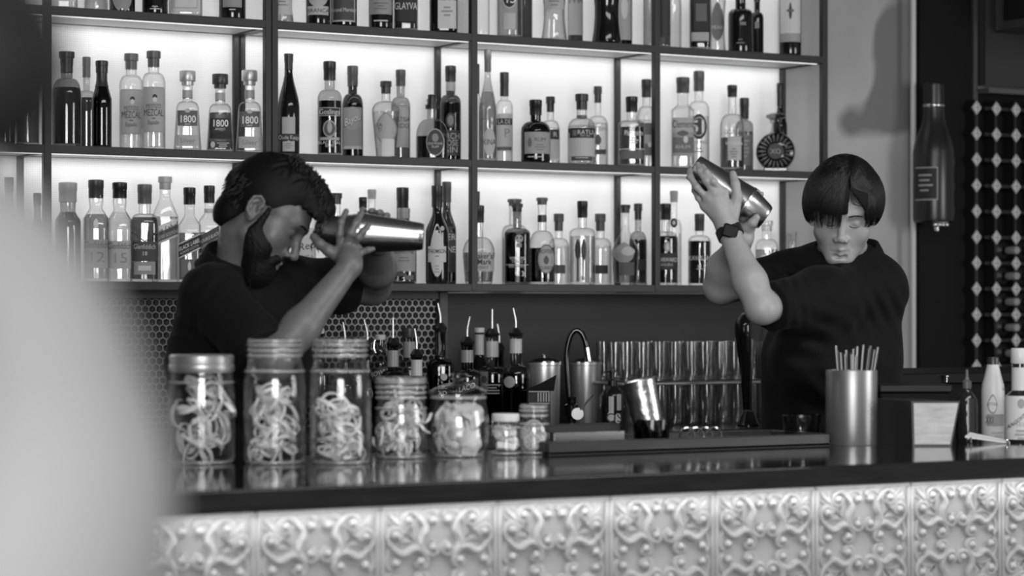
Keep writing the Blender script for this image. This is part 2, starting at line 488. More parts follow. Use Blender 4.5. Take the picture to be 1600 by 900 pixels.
# ------------------------------------------------------------------ right-hand side: pipe, column, rack, cabinet
x, zc = atY(1432.5, 6.80)
g = Geo(); g.lathe([(0.0105, 0.0), (0.0105, 3.25)], 16)
pr = g.build('wall_pipe', principled('pale_pipe', 0.62, 0.4), loc=(x, 6.82, 0)); tag(pr, 'pale vertical pipe running up the plaster wall beside the dark column', 'pipe')
xa, _ = atY(1437.5, 6.845); xb, _ = atY(1519, 6.845); xc_, _ = atY(1527, 6.84)
col = Geo(); col.box(xa, xb, 6.845, 6.878, 0, 3.29, b=0.003)
struct('wall_column', col, principled('column_paint', 0.009, 0.6, spec=.15))
g = Geo(); g.box(xb + 0.001, xc_, 6.835, 6.875, 0.9, 3.25, b=0.002)
struct('trim_1', g, principled('trim_grey', 0.07, 0.5))
# wine rack
RX0 = xc_ + 0.004
RY = 6.80
root = empty('wine_rack', (RX0, RY, 0.95), label='dark lattice wine rack with pale diamond studs at right edge', cat='wine rack')
dx0, zc0 = atY(1556, RY); pitch = 0.0945
dxs = [dx0 + k * pitch - RX0 for k in (-1, 0, 1, 2, 3, 4)]
zt = hz(170, zc0)
dzs = [zt - k * pitch - 0.95 for k in range(-0, 12) if zt - k * pitch > 0.97]
rackm = principled('rack_black', 0.015, 0.3)
g = Geo()
xm = dxs[-1] + 0.06
for x in dxs: g.box(x - 0.006, x + 0.006, 0, 0.05, 0.0, zt - 0.95 + 0.03)
for z in dzs: g.box(0, xm, 0.004, 0.05, z - 0.006, z + 0.006)
g.build('lattice', rackm, root)
g = Geo(); g.box(0, xm, -0.02, 0.07, zt - 0.95 + 0.055, zt - 0.95 + 0.075, b=0.002); g.build('top_rail', principled('rail_grey', 0.10, 0.4), root)
g = Geo(); g.box(0, xm, 0.058, 0.068, 0, zt - 0.95 + 0.055); g.build('rack_back', BLACKM, root)
dg = Geo(); q = 0.0205
for (r, y) in ((q, -0.001),): pass
vs = [(q, -0.003, 0), (0, -0.003, q * 1.2), (-q, -0.003, 0), (0, -0.003, -q * 1.2)]
vo = [(q * 1.1, 0.003, 0), (0, 0.003, q * 1.3), (-q * 1.1, 0.003, 0), (0, 0.003, -q * 1.3)]
dg.add(vs + vo + [(0, -0.0055, 0)], [(0, 1, 8), (1, 2, 8), (2, 3, 8), (3, 0, 8), (0, 4, 5, 1), (1, 5, 6, 2), (2, 6, 7, 3), (3, 7, 4, 0)])
dg.tube([(-q * .8, -0.0042, 0), (0, -0.0065, 0), (q * .8, -0.0042, 0)], 0.0012, 5, mi=1)
dg.tube([(0, -0.0042, -q), (0, -0.0065, 0), (0, -0.0042, q)], 0.0012, 5, mi=1)
dm = dg.mesh('diamond_stud', [principled('ceramic', 0.62, 0.35), principled('ceramic_line', 0.25, 0.5)], smooth=False)
for x in dxs:
    for z in dzs:
        o = bpy.data.objects.new('diamond_stud', dm); COL.objects.link(o); o.parent = root; o.location = (x, -0.004, z)
# wine bottles lying in the rack: seen end-on
wg = Geo(); wg.lathe([(0.012, 0), (0.0145, 0.002), (0.0145, 0.004), (0.0145, 0.05), (0.013, 0.052)], 16, M=Matrix.Rotation(PI / 2, 4, 'X') @ Matrix.Translation((0, 0, 0.0)))
cap_me = wg.mesh('capsule', [principled('foil_capsule', 0.45, 0.3, 0.5)])
n_ = 0
ords = ['top', 'second', 'third', 'fourth', 'fifth', 'sixth', 'seventh', 'eighth', 'ninth']
for ci, cxx in enumerate([(dxs[1] + dxs[2]) / 2, (dxs[2] + dxs[3]) / 2]):
    for zi, (za, zb) in enumerate(list(zip(dzs[:-1], dzs[1:]))[5:10]):
        r = empty('wine_bottle', (RX0 + cxx, RY - 0.010, 0.95 + (za + zb) / 2), cat='bottle', group='wine bottles lying in the lattice rack')
        r['label'] = 'wine bottle lying neck outward in the lattice rack, %s cell of its %s column' % (ords[zi], ['left', 'right'][ci])
        o = bpy.data.objects.new('capsule', cap_me); COL.objects.link(o); o.parent = r
        g = Geo(); g.lathe([(0.014, 0), (0.016, 0.015), (0.036, 0.028), (0.038, 0.06)], 16, M=Matrix.Rotation(-PI / 2, 4, 'X')); g.build('glass_body', BLACK, r)
# dark glossy wall above the rack
g = Geo(); g.box(RX0, RX0 + 1.2, 6.80, 6.875, zt + 0.085, 3.25); struct('trim_2', g, principled('dark_gloss_wall', 0.045, 0.18))
# cabinet with a slotted vent and a hook, top right
x0, zc = atY(1554, 6.79)
root = empty('vented_cabinet', (x0, 6.28, hz(50, zc)), label='dark wall cabinet with vent slots and a hook, top right corner', cat='cabinet')
g = Geo(); g.box(0, 0.6, 0, 0.51, 0, 0.5, b=0.004); g.build('cabinet_body', principled('cabinet_grey', 0.06, 0.4), root)
g = Geo(); g.box(-0.008, 0.001, 0.03, 0.455, 0.035, 0.48, b=0.003); g.build('door_panel', BLACK, root)
for k in range(7):
    g = Geo(); g.box(-0.012, -0.007, 0.31 - k * 0.026, 0.32 - k * 0.026, 0.10, 0.30); g.build('vent_slat', principled('pale_slat', 0.6, 0.4), root)
g = Geo(); g.tube([(0.03, 0.30, 0.001), (0.03, 0.30, -0.022), (0.038, 0.295, -0.030), (0.09, 0.25, -0.031)], 0.003, 8); g.build('hook', STEEL, root)
# bottle-shaped dispenser on the column
x0, zc = atY(1462, 6.745); s = zc / FPX
zb = hz(348, zc)
root = empty('wall_dispenser', (x0, 6.755, zb), label='tall dark bottle-shaped dispenser with framed label mounted on the dark column', cat='dispenser')
hh = lambda py: (348 - py) * s
g = Geo(); g.lathe([(0.060, 0), (0.072, 0.006), (0.074, 0.02), (0.074, hh(238)), (0.068, hh(225)), (0.056, hh(208)), (0.045, hh(195)), (0.040, hh(182)), (0.038, hh(168))], 40)
g.build('body', principled('dark_lacquer', 0.02, 0.28), root)
g = Geo(); g.lathe([(0.0745, hh(300)), (0.0748, hh(236))], 40, caps=False); 
g = Geo(); g.lathe([(0.0385, hh(167)), (0.0395, hh(166)), (0.0395, hh(164)), (0.0385, hh(163))], 40, caps=False); g.build('ring', CHROME, root)
g = Geo(); g.lathe([(0.038, hh(163)), (0.039, hh(150)), (0.038, hh(132)), (0.034, hh(130))], 32); g.build('cap', BLACK, root)
g = Geo(); g.lathe([(0.03, -0.012), (0.05, -0.002), (0.06, 0.0)], 24); 
for k in range(4): g.ball((-0.03 + 0.017 * k, -0.045, -0.008), 0.009, n=10)
g.lathe([(0.008, -0.03), (0.01, 0.0)], 12, cx=-0.012, cy=-0.03); g.build('nozzle', STEEL, root)
g = Geo(); g.box(-0.03, 0.03, 0.06, 0.086, 0.05, 0.34); g.build('bracket', IRON, root)
def curved_patch(g, R, a0, a1, z0, z1, off=0.0012, n=10, mi=0):
    vs = []; fs = []
    for j in range(2):
        for i in range(n + 1):
            a = a0 + (a1 - a0) * i / n
            vs.append((math.sin(a) * (R + off), -math.cos(a) * (R + off), z0 if j == 0 else z1))
    for i in range(n): fs.append((i, i + 1, i + n + 2, i + n + 1))
    g.add(vs, fs, mi)
g = Geo(); z0_, z1_ = hh(312), hh(264)
curved_patch(g, 0.074, -1.75, -0.55, z0_, z1_, 0.001, mi=0)
curved_patch(g, 0.074, -1.75, -0.50, z0_ - 0.004, z0_, 0.0014, mi=1); curved_patch(g, 0.074, -1.75, -0.50, z1_, z1_ + 0.004, 0.0014, mi=1); curved_patch(g, 0.074, -0.55, -0.50, z0_, z1_, 0.0014, mi=1)
for k, (a, b2) in enumerate(((-1.5, -0.8), (-1.45, -0.9), (-1.5, -0.75), (-1.4, -0.95))):
    curved_patch(g, 0.074, a, b2, z1_ - 0.028 - k * 0.018, z1_ - 0.022 - k * 0.018, 0.0016, mi=1)
g.build('label', [paper(0.02), paper(0.4)], root)
# black cabinet and ledge behind the right end of the bar
xa, zc = atY(1400, 5.35)
root = empty('black_cabinet', (xa, 5.35, 0), label='low black cabinet with dark ledge behind the right end of the bar', cat='cabinet')
zt_ = hz(584, zc)
g = Geo(); g.box(0, 1.3, 0, 0.5, 0, zt_ - 0.03); g.build('cabinet_body', BLACKM, root)
g = Geo(); g.box(-0.02, 1.32, -0.02, 0.52, zt_ - 0.03, zt_, b=0.003); g.build('ledge', principled('ledge_black', 0.008, 0.6, spec=0.2), root)
xk, zk = atY(1468, 5.35)
g = Geo(); g.lathe([(0.004, 0), (0.004, 0.014), (0.008, 0.016), (0.008, 0.02)], 12, M=Matrix.Translation((xk - xa, -0.03, zt_ - 0.026)) ); g.build('knob', STEEL, root)
# =================================================================== BOTTLES
def bprofile(R, H, kind):
    """(radius, height) outline of the glass from base to lip; kind is a dict"""
    sh, nk, nr = kind.get('sh', .58), kind.get('nk', .72), kind.get('nr', .34)
    top = kind.get('lip', .93); bs = kind.get('bs', 1.0); bl = kind.get('bul', 0)
    P_ = [(R * bs * .90, 0), (R * bs * .985, H * .012), (R * bs, H * .03)]
    w = kind.get('waist', 0)
    for t in (0.2, 0.4, 0.6, 0.8, 1.0):
        r = bs + (1 - bs) * t - w * math.sin(PI * t)
        P_.append((R * r, H * (0.03 + (sh - 0.03) * t)))
    n = 7
    for i in range(1, n + 1):
        t = i / n
        if kind.get('soft', 'round') == 'round':
            r = nr + (1 - nr) * math.cos(t * PI / 2) ** 0.9 if t < 1 else nr
            z = sh + (nk - sh) * math.sin(t * PI / 2)
        elif kind['soft'] == 'slope':
            e = t * t * (3 - 2 * t); r = 1 + (nr - 1) * e; z = sh + (nk - sh) * t
        else:                                                    # straight cone
            r = 1 + (nr - 1) * t; z = sh + (nk - sh) * t
        P_.append((R * r, H * z))
    if bl: P_.append((R * nr * (1 + bl), H * (nk + (top - nk) * .4)))
    P_.append((R * nr * .97, H * (nk + (top - nk) * .8)))
    P_.append((R * nr * 1.08, H * (top - .012))); P_.append((R * nr * 1.08, H * top))
    return P_
def rad_at(prof, z):
    for (r0, z0), (r1, z1) in zip(prof[:-1], prof[1:]):
        if z0 <= z <= z1: return r0 + (r1 - r0) * (z - z0) / max(z1 - z0, 1e-6)
    return prof[-1][0]
def label_geo(prof, H, R, elems, p=2.0, dr=1.0, g=None, tones=None):
    """flat artwork pressed on the front (-y) of the bottle. x in R, z in H"""
    g = g or Geo(); tones = tones if tones is not None else []
    def mi(t):
        t = round(t, 2)
        if t not in tones: tones.append(t)
        return tones.index(t)
    def put(x, z, off):
        r = rad_at(prof, z); q = min(abs(x) / r, 0.985)
        y = -r * dr * (1 - q ** p) ** (1 / p) - off
        return (x, y, z)
    lay = 0
    for e in elems:
        k = e[0]; lay += 1; off = 0.0006 + 0.00035 * lay
        if k == 'rect':
            _, x, z, w, hh_, t = e[:6]; sk = e[6] if len(e) > 6 else 0.0
            x, w = x * R, w * R; z, hh_ = z * H, hh_ * H
            nx_, nz_ = 12, 5; vs = []; fs = []
            for j in range(nz_ + 1):
                for i in range(nx_ + 1):
                    u = i / nx_ - .5; v = j / nz_ - .5
                    vs.append(put(x + u * w, z + v * hh_ + sk * u * H, off))
            for j in range(nz_):
                for i in range(nx_): a = j * (nx_ + 1) + i; fs.append((a, a + 1, a + nx_ + 2, a + nx_ + 1))
            g.add(vs, fs, mi(t))
        elif k in ('oval', 'shield'):
            _, x, z, w, hh_, t = e
            x, w = x * R, w * R; z, hh_ = z * H, hh_ * H
            vs = [put(x, z, off)]; fs = []; N = 24
            for j in (1, 2, 3):
                for i in range(N):
                    a = 2 * PI * i / N; rx, rz_ = math.cos(a), math.sin(a)
                    if k == 'shield': rz_ = rz_ * (1.0 if rz_ > 0 else 1.0); rx = rx * (1.0 - 0.45 * max(0, rz_) ** 1.5)
                    vs.append(put(x + rx * w / 2 * j / 3, z + rz_ * hh_ / 2 * j / 3, off))
            for i in range(N): fs.append((0, 1 + i, 1 + (i + 1) % N))
            for j in (0, 1):
                for i in range(N):
                    a = 1 + j * N + i; b_ = 1 + j * N + (i + 1) % N; fs.append((a, a + N, b_ + N, b_))
            g.add(vs, fs, mi(t))
        elif k == 'text':
            _, s, x, z, hh_, t = e[:6]; sk = e[6] if len(e) > 6 else 0.0; sx_ = e[7] if len(e) > 7 else 1.0
            vs, fs = text_geo(s, 0.0 if len(e) < 9 else e[8])
            hh_ = hh_ * H
            wid = max(abs(a) for a, _ in vs) * hh_ * sx_; lim = max(.25 * R, .93 * rad_at(prof, z * H) - abs(x) * R)
            if wid > lim: sx_ *= lim / wid
            out = []
            for (a, b_) in vs:
                px_ = x * R + a * hh_ * sx_
                out.append(put(px_, z * H + (b_ - .5) * hh_ + sk * px_ / R * H * 0.5, off + 0.0004))
            g.add(out, fs, mi(t))
        elif k == 'lines':                                         # small print
            _, x, z, w, n, dz, t = e
            for i in range(n):
                ww = w * (0.75 + 0.25 * math.sin(i * 2.3 + w * 7)) * R; zz = (z - i * dz) * H
                vs = [put(x * R + u * ww, zz + v * dz * 0.22 * H, off) for v in (-1, 1) for u in (-.5, -.25, 0, .25, .5)]
                g.add(vs, [(j, j + 1, j + 6, j + 5) for j in range(4)], mi(t))
    return g, tones

def make_bottle(name, R, H, kind, body=(.9, .35), liquid=None, fill=.6, cap=('cap', .05, .14), label=None, p=2.0, dr=1.0, wrap=None):
    """children: glass_body, liquid, cap / pourer, label, neck_wrap"""
    root = empty(name, (0, 0, 0))
    kind = dict(kind); kind['nr'] = min(.6, kind.get('nr', .34) * 1.18)
    prof = bprofile(R, H, kind)
    nseg = 28
    g = Geo(); g.lathe(prof, nseg, p=p, dr=dr)
    if kind.get('thick', True) and body[0] > .5:                   # heavy glass foot
        pass
    opaque = body[0] < 0.05
    gm = principled('black_glass', 0.008, 0.06) if opaque else glass(*body)
    g.build('glass_body', gm, root, ang=50)
    if liquid is not None and not opaque:
        zf = H * fill
        lp = [(max(r * .93, .001), max(z, H * .03)) for r, z in prof if z < zf]
        lp = [(lp[0][0] * .9, H * .028)] + lp[1:] + [(rad_at(prof, zf) * .93, zf)]
        g = Geo(); g.lathe(lp, nseg, p=p, dr=dr); g.build('liquid', glass(liquid[0], liquid[1], name='liquid', pw=1.6), root, ang=50)
    nr = kind.get('nr', .34) * R; top = kind.get('lip', .93) * H
    ct, tone, ch = cap[0], cap[1], cap[2]
    ch *= H
    g = Geo()
    if ct == 'cap':
        r = nr * 1.18; g.lathe([(r * .98, H - ch), (r, H - ch + .002), (r * 1.0, H - ch * .45), (r * 1.05, H - ch * .42), (r * 1.05, H - .002), (r * .92, H)], 20)
    elif ct == 'cork':
        r = nr * 1.35; c2 = ch * .45
        g.lathe([(nr * 1.1, H - ch), (nr * 1.12, H - c2 - .001), (r, H - c2), (r, H - .0015), (r * .94, H)], 20)
    elif ct == 'big':
        r = cap[3] * R; g.lathe([(r * .96, H - ch), (r, H - ch + .002), (r, H - .002), (r * .95, H)], 32)
        g.lathe([(nr * 1.3, H - ch - .012), (nr * 1.3, H - ch + .001)], 20)
    elif ct == 'ball':
        g.ball((0, 0, H - nr * 1.2), nr * 1.35)
    elif ct == 'flute':
        r = nr * 1.9
        g.lathe([(nr * .8, H - ch), (nr * 1.0, H - ch * .6), (r * .8, H - ch * .35), (r, H - ch * .1), (r * .85, H)], 12, p=2.6)
    if ct == 'pour':
        g.lathe([(nr * 1.0, top - .004), (nr * 1.15, top), (nr * 1.25, top + .006), (nr * .9, top + .014), (nr * .55, top + .022)], 16)
        g.build('pourer_collar', BLACK, root)
        g = Geo(); z = top + .02; b_ = cap[3]
        g.tube([(0, 0, z), (0, 0, z + .02), (b_ * .2, 0, z + .032), (b_, 0, z + .062)], [.0034, .0034, .0032, .0028], 10)
        g.build('pourer_spout', principled('spout_steel', .85, .25, .6), root)
    else:
        m = principled('silver_cap', .6, .38, .55) if tone == 'chrome' else (glass(.8, .3) if tone == 'glass' else capm(tone))
        g.build('cap' if ct != 'flute' else 'stopper', m, root)
    if wrap:
        z0, z1, t = wrap; g = Geo()
        zs = [z0 * H + (z1 - z0) * H * i / 6 for i in range(7)]
        g.lathe([(rad_at(prof, z) + .0012, z) for z in zs], 20, p=p, dr=dr, caps=False)
        g.build('neck_wrap', capm(t), root)
    if label:
        g, tones = label_geo(prof, H, R, label, p, dr)
        g.build('label', [paper(t) for t in tones], root, smooth=False)
    return root

CLEAR = (.95, .16); CL2 = (.97, .25); FROST = (.8, .45); GREY = (.66, .35); DARKG = (.22, .3); BLK = (.02, .1)
K = dict(
 whisky=dict(sh=.56, nk=.70, nr=.36), wine=dict(sh=.52, nk=.74, nr=.34, soft='slope'), champ=dict(sh=.46, nk=.84, nr=.30, soft='slope'),
 glen=dict(sh=.62, nk=.72, nr=.42, bul=.14, soft='cone'), squat=dict(sh=.50, nk=.66, nr=.30), vodka=dict(sh=.66, nk=.76, nr=.40),
 trap=dict(sh=.60, nk=.66, nr=.34, bs=1.28, soft='round', lip=.84), round=dict(sh=.34, nk=.62, nr=.27), waist=dict(sh=.56, nk=.70, nr=.30, waist=.18),
 rum=dict(sh=.60, nk=.70, nr=.36), jug=dict(sh=.50, nk=.64, nr=.26), bell=dict(sh=.10, nk=.7, nr=.3, soft='slope'), vase=dict(sh=.60, nk=.74, nr=.26, bs=.70),
 flat=dict(sh=.68, nk=.76, nr=.40, soft='cone'), hex=dict(sh=.63, nk=.72, nr=.40), long=dict(sh=.44, nk=.78, nr=.28, soft='slope'))

LBL = lambda *a: list(a)
# one row per bottle: (shelf, bay, centre px, width px, top px, row, kind, p, depth ratio, body, liquid, fill, cap, label, wrap, turn, description)
B = []
def bt(shelf, bay, px, w, top, row, kind, desc, p=2.0, dr=1.0, body=CLEAR, liq=None, fill=.55, cap=('cap', .05, .14), lab=None, wrap=None, turn=0.0):
    B.append((shelf, bay, px, w, top, row, kind, desc, p, dr, body, liq, fill, cap, lab, wrap, turn))
AMB = (.58, .4); AMB2 = (.76, .5); DK = (.10, .3); PALE = (.93, .7); MID = (.42, .35)
# ---- top shelf (only the lower halves are in the frame)
T = 2
bt(T, 0, 20, 36, -95, 'f', 'whisky', 'clear bottle with pale label', lab=[('rect', 0, .3, 1.5, .3, .6)])
bt(T, 1, 99, 44, -92, 'f', 'vodka', 'clear square bottle with wide pale label', p=4, liq=PALE, lab=[('rect', 0, .28, 1.7, .36, .7), ('lines', 0, .36, 1.2, 4, .04, .3)])
bt(T, 1, 150, 38, -100, 'b', 'bell', 'clear bell-shaped bottle of pale liquor', liq=AMB2, fill=.5, body=CL2)
bt(T, 1, 191, 40, -80, 'f', 'round', 'dark round bottle with oval grey label', body=BLK, lab=[('oval', 0, .25, 1.5, .5, .32), ('text', 'RESERVE', 0, .22, .03, .06)])
bt(T, 1, 242, 40, -96, 'f', 'whisky', 'black bottle with tiny lower lettering', body=BLK, lab=[('lines', 0, .1, .8, 2, .03, .6)])
bt(T, 1, 290, 52, -86, 'f', 'vodka', 'clear square bottle with ornate pale label', p=4, liq=PALE, lab=[('rect', 0, .25, 1.75, .4, .66), ('rect', 0, .25, 1.4, .3, .45), ('rect', 0, .25, 1.3, .27, .7), ('text', 'GIN', 0, .25, .06, .15)])
bt(T, 1, 363, 42, -92, 'f', 'whisky', 'black bottle with grey tapering label', body=BLK, lab=[('rect', 0, .3, 1.4, .3, .35), ('lines', 0, .12, .8, 1, .03, .7)])
bt(T, 2, 441, 36, -90, 'f', 'waist', 'clear waisted bottle with printed pale label', liq=AMB2, lab=[('rect', 0, .25, 1.7, .3, .6), ('lines', 0, .3, 1.2, 3, .04, .25)])
bt(T, 2, 497, 38, -95, 'f', 'wine', 'dark bottle with ornate script label', body=BLK, lab=[('oval', 0, .33, 1.6, .26, .5), ('text', 'Fernet', 0, .33, .08, .05), ('rect', 0, .165, 1.7, .1, .55), ('text', 'BRANCA', 0, .165, .045, .06)])
bt(T, 2, 537, 42, -80, 'f', 'whisky', 'squat dark bottle with framed script label', body=DARKG, liq=DK, fill=.5, lab=[('rect', 0, .21, 1.7, .3, .55), ('rect', 0, .21, 1.55, .26, .08), ('text', 'Grand Marnier', 0, .21, .05, .75, 0, .8)])
bt(T, 2, 595, 38, -96, 'f', 'rum', 'dark bottle with grey block lettering label', body=BLK, lab=[('rect', 0, .34, 1.8, .36, .36), ('text', 'LIQUEUR', 0, .35, .055, .05, 0, .9), ('lines', 0, .28, 1.2, 3, .03, .2), ('lines', 0, .09, 1.2, 1, .03, .7)])
bt(T, 2, 634, 38, -92, 'f', 'vodka', 'square bottle with black label lettered white', p=4, liq=DK, fill=.4, lab=[('rect', 0, .28, 1.8, .36, .03), ('text', 'GLAYVA', 0, .27, .075, .8, 0, .85)])
bt(T, 2, 693, 44, -98, 'f', 'whisky', 'dark square bottle with narrow white label', p=4, body=BLK, lab=[('rect', .25, .27, 1.3, .45, .72), ('text', 'HEERING', .25, .36, .055, .06, 0, .85), ('lines', .25, .26, .8, 3, .04, .35)])
bt(T, 2, 726, 26, -104, 'b', 'wine', 'pale frosted bottle', body=FROST)
bt(T, 3, 752, 26, -100, 'f', 'wine', 'clear tall bottle', body=CL2)
bt(T, 3, 796, 40, -96, 'f', 'rum', 'clear bottle with round black numbered badge', liq=AMB2, fill=.62, lab=[('oval', 0, .39, 1.05, .20, .8), ('oval', 0, .39, .98, .185, .03), ('text', '43', 0, .39, .1, .9), ('rect', 0, .16, .9, .16, .6)])
bt(T, 3, 820, 24, -92, 'b', 'rum', 'textured grey bottle', body=GREY, liq=MID)
bt(T, 3, 866, 40, -84, 'f', 'waist', 'clear waisted bottle with ridged foot', liq=PALE, lab=[('rect', 0, .42, 1.5, .18, .55), ('lines', 0, .45, 1.0, 3, .04, .3)])
bt(T, 3, 899, 24, -92, 'b', 'whisky', 'pale-labelled bottle with dark base', body=GREY, liq=MID, lab=[('rect', 0, .36, 1.8, .5, .5), ('text', 'IMMA', 0, .44, .06, .05, 0, .9)])
bt(T, 3, 948, 46, -100, 'f', 'waist', 'matte black waisted bottle', body=BLK)
bt(T, 3, 976, 24, -96, 'b', 'wine', 'dark bottle with pale oval label', body=DARKG, liq=MID, lab=[('rect', 0, .34, 1.7, .5, .45), ('oval', 0, .38, .9, .2, .7)])
bt(T, 3, 1015, 20, -90, 'f', 'wine', 'slim clear bottle', liq=AMB2)
bt(T, 4, 1037, 22, -92, 'f', 'wine', 'dark slim bottle with black label', body=GREY, liq=AMB, lab=[('rect', 0, .3, 1.7, .4, .05)])
bt(T, 4, 1052, 26, -98, 'b', 'long', 'clear sloping bottle', body=CL2, liq=PALE)
bt(T, 4, 1094, 34, -92, 'f', 'vodka', 'dark square bottle with lettered panel', p=4, liq=DK, fill=.6, lab=[('rect', .1, .37, 1.5, .4, .03), ('text', 'TUACA', .1, .51, .07, .85, 0, .75), ('rect', .1, .34, 1.0, .16, .16), ('rect', 0, .12, 1.6, .08, .5)])
bt(T, 4, 1121, 27, -70, 'b', 'waist', 'clear bottle with pear-shaped label', liq=PALE, lab=[('shield', 0, .34, 1.6, .38, .22), ('text', 'PEAR', 0, .28, .035, .75)])
bt(T, 4, 1157, 38, -16, 'f', 'rum', 'black rounded-shoulder bottle with tiny crest', body=BLK, lab=[('rect', .2, .45, .5, .05, .25), ('lines', 0, .2, .7, 2, .05, .2)])
bt(T, 4, 1183, 20, -12, 'b', 'rum', 'small black bottle', body=BLK, lab=[('rect', 0, .5, .7, .1, .25)])
bt(T, 4, 1235, 34, -102, 'f', 'rum', 'dark bottle with tall pale leaf label', body=BLK, lab=[('rect', 0, .36, 1.85, .46, .72), ('shield', 0, .42, .3, .16, .06), ('lines', 0, .42, .9, 1, .05, .15), ('rect', 0, .17, 1.85, .08, .4)])
# ---- middle shelf
M_ = 1
bt(M_, 0, 8, 30, 82, 'f', 'wine', 'dark tall bottle', body=DARKG, liq=DK)
bt(M_, 0, 43, 36, 93, 'f', 'squat', 'decanter with fluted glass stopper', liq=MID, cap=('flute', .3, .2))
bt(M_, 1, 104, 46, 81, 'f', dict(sh=.54, nk=.72, nr=.34), 'long-necked dark liquor bottle with black cap', liq=(.2, .3), fill=.62, cap=('cork', .04, .14), body=(.6, .35), wrap=(.78, .93, .08))
bt(M_, 1, 135, 34, 89, 'b', 'jug', 'liquor bottle with tall grey cap', liq=(.3, .35), fill=.56, body=(.8, .35), cap=('cap', .2, .22))
bt(M_, 1, 159, 31, 95, 'f', dict(sh=.56, nk=.76, nr=.44, soft='cone'), 'solid black slope-shouldered bottle', body=(.06, .2), liq=DK, wrap=(.70, .93, .06))
for i_, (px_, tp) in enumerate(((205, 84), (240, 80))):
    bt(M_, 1, px_, 37, tp, 'bf'[i_], dict(sh=.66, nk=.78, nr=.38, lip=.93), 'clear bottle with grey portrait label, %s of the pair' % ['left', 'right'][i_], body=CL2, liq=PALE, fill=.62, cap=('cork', .16, .16),
       lab=[('rect', 0, .40, 1.72, .46, .42), ('rect', 0, .40, 1.6, .43, .47), ('oval', .1, .53, .4, .05, .05), ('oval', .1, .50, .36, .05, .75), ('text', 'MESTIZO', 0, .435, .042, .12, 0, .62), ('text', 'MEZCAL', .0, .37, .07, .08, 0, .52), ('text', 'Espadin', 0, .27, .042, .1, 0, .62), ('lines', 0, .31, .6, 1, .03, .2)])
def l1800(dark):
    if dark: return [('rect', 0, .34, 1.75, .17, .03), ('text', '1800', 0, .36, .085, .9, 0, .85, .02), ('text', 'ANEJO', 0, .285, .03, .8), ('rect', 0, .205, 1.75, .085, .02), ('rect', 0, .085, 1.95, .085, .04), ('oval', -.65, .085, .4, .08, .6), ('lines', .25, .105, 1.1, 3, .022, .6)]
    return [('rect', 0, .40, 1.75, .19, .14), ('oval', 0, .495, .5, .055, .55), ('text', '1800', 0, .39, .085, .9, 0, .85, .02), ('lines', 0, .325, .8, 1, .02, .7), ('rect', 0, .12, 1.95, .14, .5), ('text', 'Silver', 0, .12, .06, .25, .0)]
for px_, tp, dk, ds in ((293, 111, False, 'clear tapered bottle, big silver cap, beside the mezcal pair'), (344, 116, True, 'amber tapered bottle with big dark cap'), (390, 110, False, 'clear tapered bottle, big silver cap, by double post')):
    bt(M_, 1, px_, 35, tp, 'f', dict(sh=.52, nk=.62, nr=.36, bs=1.22, lip=.84), ds.replace('the mezcal pair', 'the portrait-label pair'), p=4.5, liq=(.35, .4) if dk else PALE, fill=.5, cap=('big', .09 if dk else 'chrome', .13, .72), lab=l1800(dk), wrap=(.66, .76, .35))
bt(M_, 2, 451, 34, 84, 'f', 'champ', 'tall black sloping bottle with three small labels', body=BLK, cap=('cap', .05, .06), lab=[('rect', 0, .28, 1.2, .17, .5), ('rect', 0, .165, 1.95, .07, .04), ('text', 'Oude Kaap', 0, .165, .04, .7, 0, .9), ('rect', 0, .075, 1.1, .1, .5), ('lines', 0, .10, .8, 3, .02, .25)], wrap=(.84, .97, .03))
bt(M_, 2, 515, 38, 96, 'f', 'rum', 'black rum bottle with silver lettering', body=(.75, .3), liq=(.03, .1), fill=.58, cap=('cap', .05, .2), lab=[('rect', 0, .46, 1.7, .09, .5), ('rect', 0, .46, 1.6, .075, .03), ('text', 'Goslings', 0, .46, .055, .85, 0, .8), ('oval', 0, .28, 1.1, .18, .45), ('oval', 0, .28, .9, .15, .12), ('shield', 0, .30, .4, .13, .5), ('rect', 0, .175, 1.6, .03, .5), ('text', 'BLACK SEAL', 0, .135, .03, .85), ('text', 'RUM', 0, .10, .03, .8)])
bt(M_, 2, 551, 33, 103, 'b', 'whisky', 'dark bottle with pale bowed label', body=(.2, .3), liq=DK, fill=.6, cap=('cap', .14, .22), lab=[('rect', 0, .33, 1.75, .44, .30), ('oval', 0, .43, 1.7, .25, .36), ('text', 'Bayou', 0, .42, .085, .04, .10, .62, .02), ('text', 'Bayou', 0, .423, .082, .8, .10, .60), ('rect', 0, .12, 1.75, .03, .5)])
bt(M_, 2, 603, 44, 127, 'f', 'vase', 'clear vase-shaped bottle with wavy grey label', liq=PALE, fill=.6, cap=('cork', .08, .16), lab=[('shield', 0, .38, 1.55, .42, .38), ('shield', 0, .38, 1.35, .36, .52), ('text', 'SA', -.45, .42, .045, .12), ('text', 'TI', -.45, .36, .045, .12), ('rect', .15, .13, .9, .22, .82)])
bt(M_, 2, 626, 30, 109, 'b', 'rum', 'amber bottle with pale lettered label', body=GREY, liq=AMB, fill=.6, cap=('cap', .12, .18), lab=[('rect', 0, .37, 1.7, .45, .45), ('text', 'ARTISA', .1, .45, .05, .05, 0, .8), ('text', 'NIDO', .15, .38, .05, .05, 0, .8)])
bt(M_, 2, 675, 50, 148, 'f', 'round', 'squat round pebbled flask with dark oval label', dr=.55, p=2.2, liq=(.10, .25), fill=.36, body=(.72, .35), cap=('big', .03, .16, .26), lab=[('oval', .2, .26, 1.12, .42, .5), ('oval', .2, .26, 1.05, .39, .06), ('oval', .2, .33, .4, .13, .3), ('text', 'OLD MONK', .2, .24, .035, .7, 0, .85), ('text', 'RUM', .2, .19, .035, .7)])
